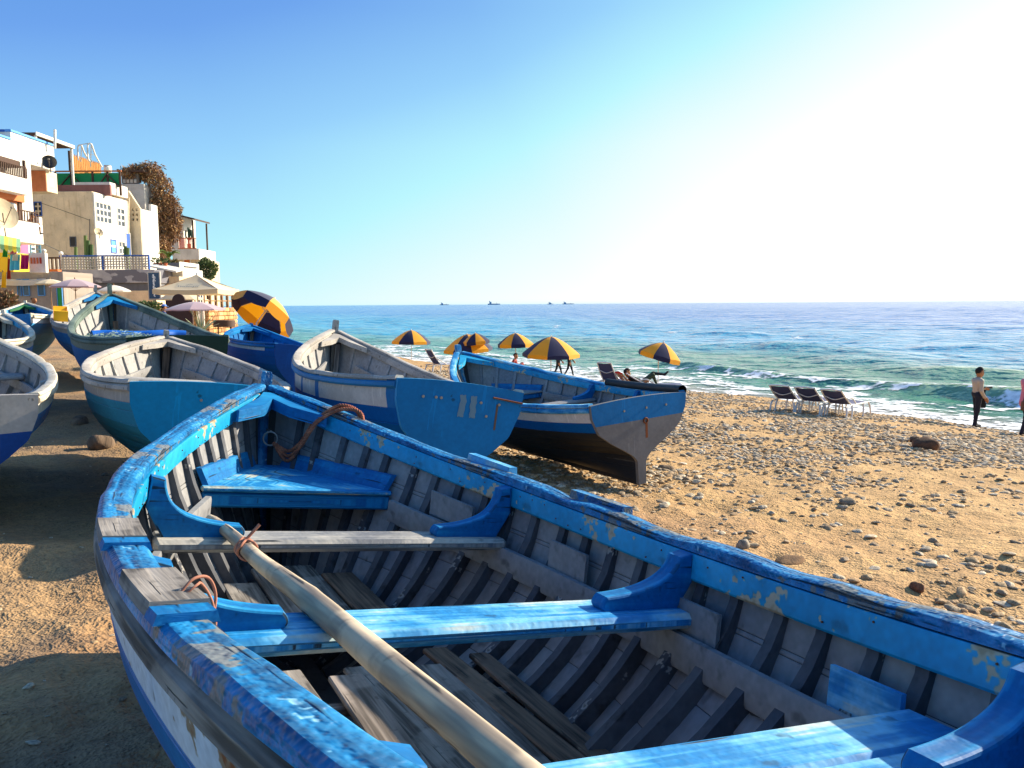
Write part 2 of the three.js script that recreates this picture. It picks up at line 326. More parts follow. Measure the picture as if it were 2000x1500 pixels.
  const foamM = (rep, seed, tr) => new THREE.MeshStandardMaterial({ color: 0xf2f5f7, roughness: 0.8, alphaMap: lace(rep, seed), transparent: true });
  foamSheet(-12, 80, -0.5, 9.5, 400, 60, (a, o) => fbm(a * 0.25, o * 0.5, 41, 4) + 0.10 * sstep(6, 1, o) > 0.44 - 0.1 * sstep(3, 0, o), 0.03, foamM(1 / 5, 0.1));
  foamSheet(-12, 80, -0.7, 5.5, 400, 40, (a, o) => fbm(a * 0.3 + 9, o * 0.7, 44, 4) > 0.45 + 0.02 * o, 0.045, foamM(1 / 2.3, 0.37));
  // crest of the main breaker
  foamSheet(4, 30, 7.6, 10.8, 420, 50, (a, o) => { const d = 9.2 + 0.9 * Math.sin(a * 0.13 + 9.2) + 0.4 * Math.sin(a * 0.37 + 18.4); return Math.abs(o - d - 0.1 + 0.25 * (vnoise(a * 2.2, 1, 9) - 0.5)) < (0.12 + 0.5 * sstep(11, 8, a)) * sstep(0.5, 0.62, fbm(a * 0.3, 3, 51, 3) + 0.2 * sstep(12, 8, a)); }, 0.04, foamM(1 / 1.6, 0.7));
  foamSheet(60, 130, 54, 60, 200, 16, (a, o) => fbm(a * 0.3, o * 0.4, 58, 2) > 0.68, 0.05, foamM(1 / 3, 0.2));
}
// ---------------------------------------------------------------- wooden fishing boats
const M = {};
M.blueCap = thickPaint();
M.blueIn = wornPaint({ base: 0x0a88b6, alt: 0x2ea4d0, under: 0xb5a58c, wood: 0xa08a6c, chip: 0.36, drift: 0.7, dirt: 0.25, rep: 0.55, seed: 2, rough: 0.45, bump: 0.004, clear: 0.05 });
M.blueSeat = scuffedPaint(0x1878b4, 0x6aaed2, 0xbcc4be, 3, 0.02);
M.bowSeat = scuffedPaint(0x0f74b0, 0x4ea2cc, 0xc2b8a2, 7, -0.06);
M.blueKnee = scuffedPaint(0x00629c, 0x1580b4, 0x7fa0b4, 9, -0.1);
M.grey = wornPaint({ base: 0x7c7d81, alt: 0x92918f, under: 0xa7a39b, wood: 0x6a6258, chip: 0.22, drift: 0.9, dirt: 0.3, rep: 0.55, seed: 5, rough: 0.7, bump: 0.003 });
M.greyRib = wornPaint({ base: 0x44464c, alt: 0x5c5d60, under: 0x94918c, wood: 0x5a544c, chip: 0.28, drift: 0.9, dirt: 0.45, rep: 0.7, seed: 6, rough: 0.7, bump: 0.004 });
M.greyThwart = scuffedPaint(0x6c6e72, 0x96948f, 0xb4aea2, 5, 0.03);
M.hullBlue = wornPaint({ base: 0x005a9a, alt: 0x086eae, under: 0x6b8cc0, chip: 0.12, drift: 0.9, dirt: 0.2, rep: 0.55, seed: 8, rough: 0.5, bump: 0.003, clear: 0.1, streak: 0.18 });
M.whiteBand = wornPaint({ base: 0xc9cdd2, alt: 0xb2bfd0, under: 0x8a7a66, wood: 0x7a4a2c, chip: 0.42, drift: 0.8, dirt: 0.5, rep: 0.6, seed: 9, rough: 0.6, bump: 0.005 });
M.wood = woodMat({ base: 0x8a8078, dark: 0x4e463f, seed: 1, rep: 1.2 });
M.woodGrey = woodMat({ base: 0x857f78, dark: 0x443f3a, seed: 2, rep: 1.6, bump: 0.004, crack: 0.8 });
M.woodBrown = woodMat({ base: 0x7d6450, dark: 0x43352a, seed: 3, rep: 1.2 });
M.pole = woodMat({ base: 0xc6b294, dark: 0x6f6459, seed: 4, rep: 1.1, crack: 0.75, rough: 0.6 });
// paints tinted by vertex colours, for planks and transoms whose coats change along the hull
const wearMap = dtex((i, j) => { let v = 0.9 + 0.12 * (smp(FA, i, j) - 0.5) + 0.08 * (smp(FD, i, j) - 0.5); v += 0.25 * sstep(0.72, 0.76, smp(FG, j + 40, i)) * sstep(0.5, 0.7, smp(FB, i, j)); const k = sstep(0.76, 0.79, smp(FB, i + 77, j) * 0.6 + smp(FC, i, j) * 0.4); return mix3([v, v, v], [0.62, 0.60, 0.56], k * 0.8); }, true, 0.5);
const wearBump = dtex((i, j) => 0.5 + 0.3 * (smp(FC, i, j) - 0.5) - 0.3 * sstep(0.76, 0.79, smp(FB, i + 77, j) * 0.6 + smp(FC, i, j) * 0.4), false, 0.5);
M.tint = new THREE.MeshPhysicalMaterial({ map: wearMap, bumpMap: wearBump, bumpScale: 0.003, vertexColors: true, roughness: 0.6, specularIntensity: 0.35 });
M.pitch = plain(0x4a4a4a, 0.9);
const dull = new Map();
function tintSolid(h, rough = 0.6) { const k = h + '_' + rough; if (!dull.has(k)) dull.set(k, new THREE.MeshPhysicalMaterial({ color: h, map: wearMap, bumpMap: wearBump, bumpScale: 0.003, roughness: rough, specularIntensity: 0.4 })); return dull.get(k); }
const lin = h => { const c = new THREE.Color(h); return [c.r, c.g, c.b]; };

const HULL = { L: 4.855, B: 1.884, h0: 1.044, hb: 0.341, tm: 0.407 };
const Wv = [0, 0.26, 0.33, 0.42, 0.52, 0.65, 0.85, 1], Ww = [0.035, 0.045, 0.13, 0.33, 0.58, 0.84, 0.98, 1];
class Hull {
  constructor(o) { Object.assign(this, { sc: 1, bf: 1, hf: 1, hbm: 1, r0: 0.72, n: 1.9, lf: 1, ta: 0 }, o);
    this.L = HULL.L * this.sc * this.lf; this.B = HULL.B * this.sc * this.bf; this.h0 = HULL.h0 * this.sc * this.hf; this.hb = HULL.hb * this.sc * this.hbm; this.hs = 0.1 * this.sc; this.tm = HULL.tm; this.rake = 0.75 * this.sc; this.k = 0.04; }
  half(t) { const x = clamp((t - this.tm) / (1 - this.tm)); return this.B / 2 * (t < this.tm ? 1 - (1 - this.r0) * Math.pow((this.tm - t) / this.tm, 2) : 1 - Math.pow(x, this.n)); }
  sheer(t) { return this.h0 + this.hb * Math.pow(clamp((t - 0.38) / 0.62), 2) + this.hs * Math.pow(clamp((0.38 - t) / 0.38), 2); }
  at(t, v, side) { v = clamp(v);
    const b = Math.max(this.half(t), 0.0), h = this.sheer(t), y = this.k + (h - this.k) * v;
    const ws = 1 - sstep(0, 0.42, t), wb = sstep(0.5, 1, t), wm = Math.max(0, 1 - ws - wb), s = ws + wb + wm;
    t = Math.max(t, -0.3); const z = b * (ws * interp(v, Wv, Ww) + wm * Math.pow(1 - Math.pow(1 - v, 2.4), 0.8) + wb * Math.pow(v, 0.9)) / s + 0.018;
    return V(this.L * t - this.rake * Math.pow(1 - v, 1.6) * sstep(0.55, 1, t), y, side * z);
  }
  nrm(t, v, side) { const e = 0.004, a = this.at(Math.min(1, t + e), v, side).sub(this.at(t - e, v, side)), b = this.at(t, Math.min(1, v + e), side).sub(this.at(t, v - e, side)); return a.cross(b).normalize().multiplyScalar(side > 0 ? 1 : -1); } // check sign below
  inn(t, v, side, d) { const n = this.nrm(t, v, side), p = this.at(t, v, side); if (n.z * side < 0) n.negate(); p.addScaledVector(n, -d); if (p.z * side < 0.004) p.z = side * 0.004; return p; }
  vOf(t, drop) { return clamp((this.sheer(t) - drop - this.k) / (this.sheer(t) - this.k), 0.02, 1); }
  // sweep a profile [[inward, up], ...] along the side at a drop below the sheer
  rail(t0, t1, n, side, drop, prof, opt = {}) {
    const secs = [];
    for (let i = 0; i <= n; i++) {
      const t = lerp(t0, t1, i / n), dr = typeof drop === 'function' ? drop(t) : drop, v = this.vOf(t, dr), p = this.at(t, v, side);
      const a = this.at(Math.min(1, t + 0.01), v, side).sub(this.at(t - 0.01, v, side)); a.y = 0; a.normalize();
      const inw = V(-a.z, 0, a.x).multiplyScalar(1); if (inw.z * side > 0) inw.negate();
      const w = opt.wob ? opt.wob(t) : 0;
      secs.push(prof.map(([o, y]) => { const q = p.clone().addScaledVector(inw, o); q.y += y + (y > 0 ? w : 0); if (q.z * side < 0.002) q.z = side * 0.002; return q; }));
    }
    return loft(secs, { crease: opt.crease || 0.6, u0: opt.u0 || 0 });
  }
}
function makeBoat(s) {
  const H = new Hull(s), root = thing('fishing_boat', s.label, 'boat', 'wooden fishing boats hauled up on the beach');
  root.rotation.order = 'YZX'; root.rotation.set(s.roll, Math.PI / 2 + s.head, s.pitch);
  root.position.set(s.x, s.y, s.z);
  const C = s.col, det = s.detail || 1;
  // --- planking: strakes side by side with open seams
  const NP = 8, edges = []; for (let i = 0; i <= NP; i++) edges.push(Math.pow(i / NP, 0.85));
  edges[NP - 1] = s.band || edges[NP - 1];
  const tsBase = []; const nT = det > 1 ? 56 : 34; for (let i = 0; i <= nT; i++) tsBase.push(lerp(H.ta, 1, i / nT));
  for (const side of [-1, 1]) for (let p = 0; p < NP; p++) {
    const a = edges[p], b = edges[p + 1], vs = [a + 0.0007, a + 0.005, (a + b) / 2, b - 0.005, b - 0.0007], ins = [0.004, 0, 0, 0, 0.004];
    const br = (s.breaks && s.breaks(p, side)) || [], ts = tsBase.concat(...br.map(t => [t - 0.0012, t + 0.0012])).sort((x, y) => x - y);
    const mb = new MB(); let u = 0;
    for (let i = 0; i < ts.length - 1; i++) {
      const du = (ts[i + 1] - ts[i]) * H.L;
      const col = lin(C.hull(p, (ts[i] + ts[i + 1]) / 2, side, NP));
      for (let j = 0; j < 4; j++) {
        const q = (t, k) => H.inn(t, vs[k], side, ins[k]);
        const vy = k => vs[k] * 1.2;
        mb.quad(q(ts[i], j), q(ts[i + 1], j), q(ts[i + 1], j + 1), q(ts[i], j + 1), [u, vy(j)], [u + du, vy(j)], [u + du, vy(j + 1)], [u, vy(j + 1)], col);
      }
      u += du;
    }
    part('hull_plank', mb.geo(0.5), (C.plankMat && C.plankMat(p)) || M.tint, root);
  }
  // --- inner skin
  const inMat = C.inner;
  for (const side of [-1, 1]) {
    const bands = det > 1 ? NP : 1;
    for (let p = 0; p < bands; p++) {
      const a = det > 1 ? edges[p] : 0.015, b = det > 1 ? edges[p + 1] : 0.995, vs = det > 1 ? [Math.max(a, 0.012) + 0.0008, Math.max(a, 0.012) + 0.004, (a + b) / 2, b - 0.004, b - 0.0008] : [0.015, 0.06, 0.13, 0.22, 0.33, 0.45, 0.58, 0.72, 0.86, 0.995];
      const mb = new MB(); let u = 0;
      for (let i = 0; i < tsBase.length - 1; i++) {
        const t0 = clamp(tsBase[i], H.ta + 0.006, 0.975), t1 = clamp(tsBase[i + 1], H.ta + 0.006, 0.975), du = (t1 - t0) * H.L;
        for (let j = 0; j < vs.length - 1; j++) { const e = det > 1 ? [0.0195, 0.022, 0.022, 0.022, 0.0195] : null, q = (t, k) => H.inn(t, vs[k], side, e ? e[k] : 0.022); mb.quad(q(t0, j), q(t1, j), q(t1, j + 1), q(t0, j + 1), [u, vs[j]], [u + du, vs[j]], [u + du, vs[j + 1]], [u, vs[j + 1]]); }
        u += du;
      }
      part('inner_plank', mb.geo(0.5), inMat, root);
    }
    // felt and pitch between the two skins: closes the seams
    const mb = new MB(), vv = [0.0, 0.05, 0.12, 0.2, 0.3, 0.42, 0.55, 0.7, 0.85, 1];
    for (let i = 0; i < tsBase.length - 1; i++) for (let j = 0; j < 9; j++) { const q = (t, k) => H.inn(Math.min(t, 0.99), vv[k], side, 0.0115); mb.quad(q(tsBase[i], j), q(tsBase[i + 1], j), q(tsBase[i + 1], j + 1), q(tsBase[i], j + 1), [0, 0], [1, 0], [1, 1], [0, 1]); }
    part('seam_lining', mb.geo(0.5), M.pitch, root);
  }
  // --- keel and stem timbers
  { const pts = []; for (let i = 0; i <= 30; i++) { const v = i / 30; pts.push(H.at(1, v, 1)); }
    const stem = pts.map(q => { const w = 0.032; return [V(q.x - 0.05, q.y, -w), V(q.x + 0.035, q.y - 0.004, -w * 0.6), V(q.x + 0.035, q.y - 0.004, w * 0.6), V(q.x - 0.05, q.y, w)]; });
    part('stem', loft(stem), C.stem || C.cap, root);
    part('keel', loft([0.0, 0.2, 0.5, 0.8, 1].map(t => { const x = lerp(H.ta * H.L, H.L - H.rake, t), w = 0.032; return [V(x, -0.01, -w), V(x, H.k + 0.03, -w), V(x, H.k + 0.03, w), V(x, -0.01, w)]; })), tintSolid(C.keel || 0x23334a), root);
  }
  // --- transom: one broad board, shaped like a wine glass, standing a little proud of the planks
  { const vs = []; for (let i = 0; i <= 36; i++) vs.push(i / 36); (s.tbreak || []).forEach(v => vs.push(v - 0.002, v + 0.002)); vs.sort((a, b) => a - b);
    const mb = new MB(), mg = 0.016, w = v => Math.abs(H.at(H.ta, v, 1).z) + mg, y = v => H.at(H.ta, v, 1).y + (v >= 1 ? 0.015 : 0) - (v <= 0 ? 0.03 : 0), x0 = H.ta * H.L - 0.045, x1 = H.ta * H.L + 0.004;
    for (let i = 0; i < vs.length - 1; i++) { const a = vs[i], b = vs[i + 1];
      for (let q = 0; q < 8; q++) { const f0 = q / 4 - 1, f1 = (q + 1) / 4 - 1, fm = (f0 + f1) / 2, cr = f => b >= 1 ? 0.03 * (1 - f * f) : 0;
        const col = lin(C.transom((a + b) / 2, fm)), P = (x, v, f) => V(x, y(v) + (v >= 1 ? 0.03 * (1 - f * f) : 0), w(v) * f);
        for (const x of [x0, x1]) mb.quad(P(x, a, f0), P(x, b, f0), P(x, b, f1), P(x, a, f1), [w(a) * f0, y(a)], [w(b) * f0, y(b)], [w(b) * f1, y(b)], [w(a) * f1, y(a)], col);
        if (i === vs.length - 2) mb.quad(P(x0, b, f0), P(x1, b, f0), P(x1, b, f1), P(x0, b, f1), [0, 0], [0.05, 0], [0.05, 0.1], [0, 0.1], lin(C.tedge || C.transom(1, fm)));
      }
      for (const f of [-1, 1]) mb.quad(V(x0, y(a), w(a) * f), V(x1, y(a), w(a) * f), V(x1, y(b), w(b) * f), V(x0, y(b), w(b) * f), [0, y(a)], [0.05, y(a)], [0.05, y(b)], [0, y(b)], lin(C.tedge || C.transom((a + b) / 2, f)));
    }
    part('transom', mb.geo(0.4), M.tint, root);
    if (s.transomBits) s.transomBits(root, H, w, y, x0);
  }
  // --- gunwale: cap, outer rubbing strake, inwale
  const wobR = RNG(s.seed || 3), wa = wobR() * 9;
  const wob = t => (vnoise(t * 26, wa, 7) - 0.5) * (s.wob || 0.012);
  for (const side of [-1, 1]) {
    part('gunwale_cap', H.rail(H.ta, 0.985, 60, side, 0, [[-0.033, 0], [-0.03, 0.024], [-0.018, 0.034], [0.05, 0.034], [0.063, 0.026], [0.064, 0]], { wob }), C.cap, root);
    part('rubbing_strake', H.rail(H.ta, 0.985, 50, side, 0.012, [[0, 0], [-0.02, 0], [-0.034, -0.015], [-0.034, -0.045], [-0.018, -0.062], [0, -0.062]]), C.rub || C.cap, root);
    part('inwale', H.rail(H.ta, s.inEnd || 0.965, 50, side, 0.004, [[0.046, 0], [0.07, 0], [0.074, -0.01], [0.074, -0.084], [0.068, -0.092], [0.046, -0.092]]), C.inwale || C.cap, root);
    part('riser', H.rail(H.ta + 0.03, s.bowSeat ? s.bowSeat.t0 - 0.005 : 0.90, 44, side, t => 0.30 * H.sc + 0.05 * t, [[0.07, 0.055], [0.096, 0.055], [0.1, 0.04], [0.1, -0.05], [0.095, -0.06], [0.07, -0.06]]), C.riser || C.inner, root);
  }
  // --- ribs
  const nR = s.ribs || 15;
  for (const side of [-1, 1]) for (let k = 0; k < nR; k++) {
    const t = lerp(H.ta + 0.05, 0.93, k / (nR - 1)) + (wobR() - 0.5) * 0.008, secs = [], hw = 0.021 / H.L, D = lerp(0.08, 0.05, sstep(0.6, 0.95, t));
    for (let i = 0; i <= 12; i++) { const v = lerp(0.03, 0.985, Math.pow(i / 12, 1.3)); const Dv = lerp(D, 0.046, sstep(0.6, 0.88, v)); secs.push([H.inn(t - hw, v, side, 0.015), H.inn(t - hw, v, side, Dv), H.inn(t + hw, v, side, Dv), H.inn(t + hw, v, side, 0.015)]); }
    part('rib', loft(secs, { crease: 0.5, u0: k * 0.37 }), C.rib || C.inner, root);
  }
  const inHalf = (t, drop, d = 0.1) => Math.abs(H.inn(t, H.vOf(t, drop), 1, 0.03).z) - (d - 0.03);
  // --- breasthook in the bow and stem head
  { const secs = []; for (const t of [0.865, 0.90, 0.935, 0.965]) secs.push(t); 
    for (const side of [-1, 1]) {
      const S = secs.map((t, i) => { const hz = Math.max(0.012, H.half(t) - 0.10 + 0.03 * (t > 0.95)), dep = [0.012, 0.10, 0.15, 0.2][i], y = H.sheer(t) - 0.005; const z1 = Math.max(0.0, hz - dep) ; const x = H.L * t; return [V(x, y + 0.012, side * hz), V(x, y + 0.012, side * z1), V(x, y - 0.055, side * z1), V(x, y - 0.055, side * hz)]; });
      part('breasthook', loft(S, { crease: 0.5 }), C.breast || C.cap, root);
    }
    const hh = s.post === undefined ? 0.14 : s.post;
    const px = H.L - 0.02, py = H.sheer(1);
    part('stem_head', loft([[-0.14, 0.036], [hh * 0.8, 0.036], [hh, 0.028]].map(([y, w]) => [V(px - 0.06 + y * 0.1, py + y, -w), V(px + 0.045 + y * 0.1, py + y, -w), V(px + 0.045 + y * 0.1, py + y, w), V(px - 0.06 + y * 0.1, py + y, w)]), { crease: 0.5 }), C.post || C.cap, root);
  }
  // --- thwarts and knees
  (s.thwarts || []).forEach(q => {
    const [t, drop, wid, mat, knees, bare] = q, z = inHalf(t, drop, 0.075), y = H.sheer(t) - drop;
    const g = cbox(wid, 0.052, z * 2, H.L * t, y - 0.026, 0, 0.016, true); if (!bare) part('thwart', g, mat, root);
    if (knees) for (const side of [-1, 1]) {
      const top = drop - 0.012, zi = inHalf(t, 0.05, 0.073), lean = inHalf(t, drop, 0.1) - zi;
      const sh = new THREE.Shape(); const w = 0.055;
      sh.moveTo(lean - 0.015, 0); sh.lineTo(lean - 0.30, 0); sh.quadraticCurveTo(lean - 0.325, 0.012, lean - 0.30, 0.036); sh.quadraticCurveTo(lean - 0.18, 0.045, lean - 0.115, 0.07); sh.quadraticCurveTo(-w - 0.006, 0.105, -w + 0.006, top - 0.01); sh.lineTo(-0.01, top); sh.lineTo(0.0, top * 0.5); sh.lineTo(lean - 0.012, 0);
      const ge = new THREE.ExtrudeGeometry(sh, { depth: 0.06, bevelEnabled: true, bevelSize: 0.008, bevelThickness: 0.008, bevelSegments: 2, curveSegments: 8 });
      // shape x = outboard, y up ; extrude along boat x
      const m = new THREE.Matrix4().makeBasis(V(0, 0, side), V(0, 1, 0), V(-side, 0, 0).multiplyScalar(1)); ge.applyMatrix4(m);
      ge.translate(H.L * t + (side > 0 ? 0.03 : -0.03), y + 0.002, side * zi);
      part('knee', ge, C.knee || C.cap, root);
    }
  });
  // --- bow seat
  if (s.bowSeat) {
    const { t0, t1, drop, mat, lipMat } = s.bowSeat; const y = H.sheer(t0) - drop;
    const nB = 4, ztot = t => Math.max(0.02, Math.abs(H.inn(t, clamp((y - H.k) / (H.sheer(t) - H.k), 0.1, 1), 1, 0.085).z) - 0.012);
    // boards run across the bow
    for (let b = 0; b < nB; b++) { const ta = lerp(t0, t1, b / nB) + 0.0012, tb = lerp(t0, t1, (b + 1) / nB) - 0.0012, secs = [ta, tb].map(t => { const z = ztot(t), x = H.L * t; return [V(x, y - 0.03, -z), V(x, y, -z), V(x, y, z), V(x, y - 0.03, z)]; }); const g = loft(secs, { crease: 0.4, u0: b * 0.31 }); part('seat_board', g, mat, root); }
    { const z = ztot(t0) + 0.01; part('seat_fascia', cbox(0.035, 0.075, z * 2, H.L * t0 + 0.0, y - 0.068, 0, 0.008, true), lipMat, root); part('seat_nosing', cbox(0.05, 0.026, z * 2 + 0.01, H.L * t0 - 0.012, y - 0.012, 0, 0.009, true), mat, root); }
    for (const side of [-1, 1]) { const S = []; for (let i = 0; i <= 10; i++) { const t = lerp(t0 + 0.002, t1 - 0.005, i / 10), z = ztot(t) + 0.012, x = H.L * t; S.push([V(x, y + 0.0, side * z), V(x, y + 0.0, side * (z - 0.03)), V(x, y + 0.085, side * (z + 0.012)), V(x, y + 0.085, side * (z + 0.04))]); } part('seat_coaming', loft(S, { crease: 0.5 }), lipMat, root); }
  }
  if (s.extra) s.extra(root, H, inHalf, C);
  return { root, H };
}
// ---------------------------------------------------------------- the boats on this beach
const capGrey = wornPaint({ base: 0x9a948c, alt: 0xb3aca2, under: 0x6f675d, wood: 0x5b5044, chip: 0.28, drift: 1, dirt: 0.35, rep: 0.8, seed: 11, rough: 0.75, bump: 0.006 });
const inPale = wornPaint({ base: 0x8e8d8c, alt: 0xa3a19c, under: 0x6d6a66, wood: 0x5c544b, chip: 0.15, drift: 0.9, dirt: 0.35, rep: 0.6, seed: 12, rough: 0.75, bump: 0.003 });
const capCream = wornPaint({ base: 0xd6cdbb, alt: 0xc2b6a0, under: 0x8a7458, wood: 0x6b5038, chip: 0.26, drift: 0.8, dirt: 0.35, rep: 0.8, seed: 13, rough: 0.7, bump: 0.006 });
const inBlue = wornPaint({ base: 0x005c98, alt: 0x0c78b4, under: 0x5d86b8, chip: 0.1, drift: 0.8, dirt: 0.2, rep: 0.6, seed: 14, rough: 0.5, bump: 0.003 });
const capGreen = wornPaint({ base: 0x4f5f58, alt: 0x6b7a70, under: 0x938d80, wood: 0x5a5044, chip: 0.26, drift: 1, dirt: 0.4, rep: 0.8, seed: 15, rough: 0.75, bump: 0.006 });
const steel = plain(0x8d8a86, 0.45, { metalness: 0.7 }), rust = plain(0x6b3d22, 0.9), black = plain(0x14161a, 0.55);
function bolt(root, x, y, z, r = 0.012) { part('bolt', xf(new THREE.CylinderGeometry(r, r, 0.012, 10), { r: [0, 0, Math.PI / 2], t: [x, y, z] }), steel, root); }

const gy = (x, z, dy) => ground0(x, z) + dy;
// A: the boat in front of the camera
const A = { x: 0.4585, y: 0.1615, z: -0.9412, head: 0.48, pitch: -0.033, roll: 0.137, r0: 0.75, n: 1.875, detail: 2, ribs: 27, seed: 5, post: 0.1, band: 0.80, wob: 0.022, ta: -0.13,
  label: 'large blue boat with grey ribbed inside, long pole and floorboards lying in it',
  col: { hull: (p, t, side, n) => p === n - 1 ? 0xd0d3d6 : 0x005aa8, plankMat: p => p === 7 ? M.whiteBand : M.hullBlue, transom: () => 0x005aa8, inner: M.grey, rib: M.greyRib, riser: M.grey, cap: M.blueCap, rub: M.woodGrey, inwale: M.blueIn, knee: M.blueKnee, breast: M.blueKnee, keel: 0x23334a },
  thwarts: [[0.577, 0.24, 0.2, M.greyThwart, true], [0.324, 0.19, 0.23, M.blueSeat, true], [0.10, 0.188, 0.17, M.blueSeat, false], [0.055, 0.188, 0.17, M.blueSeat, true, true]],
  bowSeat: { t0: 0.745, t1: 0.93, drop: 0.25, mat: M.bowSeat, lipMat: M.blueKnee },
  extra(root, H, inHalf) {
    // stern sheets: three wide boards athwart, on the after risers
    for (let k = 1; k < 6; k++) { const t = 0.102 - k * 0.036, y = H.sheer(0.1) - 0.19, z = inHalf(t, 0.19, 0.075); part('stern_board', cbox(0.168, 0.04, z * 2, H.L * t, y - 0.02, 0, 0.01, true), M.blueSeat, root); }
    // thole pads of bare grey wood on the port gunwale with blue painted ends, worn strips on the starboard one
    for (const [t0, t1, side, w0, w1, hgt, mat] of [[0.185, 0.245, -1, -0.04, 0.075, 0.022, M.woodGrey], [0.325, 0.375, -1, -0.04, 0.072, 0.018, M.woodGrey], [0.60, 0.665, 1, -0.06, 0.0, 0.03, M.blueSeat], [0.43, 0.505, 1, -0.055, 0.005, 0.028, M.blueCap], [0.70, 0.70, 1, 0, 0, 0, null]])
      if (mat) part('thole_pad', H.rail(t0, t1, 6, side, 0, [[w0, 0.03], [w0 + 0.004, 0.036 + hgt], [w1 - 0.006, 0.036 + hgt], [w1, 0.03]]), mat, root);
    for (const [t0, t1] of [[0.172, 0.186], [0.312, 0.326]]) part('pad_end', H.rail(t0, t1, 3, -1, 0, [[-0.042, 0.03], [-0.036, 0.05], [0.066, 0.05], [0.074, 0.028]]), M.blueKnee, root);
    // butt blocks between the ribs on the starboard side
    for (const [t0, t1] of [[0.27, 0.335], [0.445, 0.50], [0.62, 0.685], [0.115, 0.165]]) part('butt_block', H.rail(t0, t1, 6, 1, 0.215, [[0.075, 0.06], [0.09, 0.06], [0.09, -0.06], [0.075, -0.06]]), t0 < 0.2 ? M.blueSeat : M.grey, root);
    // nail heads along the inwales
    const nails = [], NR = RNG(55); for (const side of [-1, 1]) for (let t = H.ta + 0.04; t < 0.95; t += 0.0185) for (const dr of [0.028, 0.07]) { if (NR() < 0.6) continue; const v = H.vOf(t, dr + (NR() - 0.5) * 0.012), p = H.at(t, v, side); nails.push(xf(new THREE.CylinderGeometry(0.0032, 0.0032, 0.005, 6), { r: [Math.PI / 2, 0, 0], t: [p.x, p.y, p.z - side * 0.0745] })); }
    const nh = part('nail_heads', merge(nails), rust, root); nh.userData.kind = 'stuff';
    // mooring ring
    const px = H.L * 0.93, py = H.sheer(0.93) - 0.235;
    part('mooring_ring', xf(new THREE.TorusGeometry(0.042, 0.0055, 8, 24), { r: [0, Math.PI / 2 - 0.3, 0], t: [px - 0.02, py, 0] }), steel, root);
    part('ring_bolt', bar(V(px + 0.1, py + 0.045, 0), V(px - 0.02, py + 0.045, 0), 0.014, 0.014, 8), steel, root);
    // keelson and floor timbers
    part('keelson', loft([0.05, 0.3, 0.6, 0.85].map(t => { const x = H.L * t; return [V(x, 0.07, -0.05), V(x, 0.13, -0.05), V(x, 0.13, 0.05), V(x, 0.07, 0.05)]; })), M.greyRib, root);
  } };
const boatA = makeBoat(A);
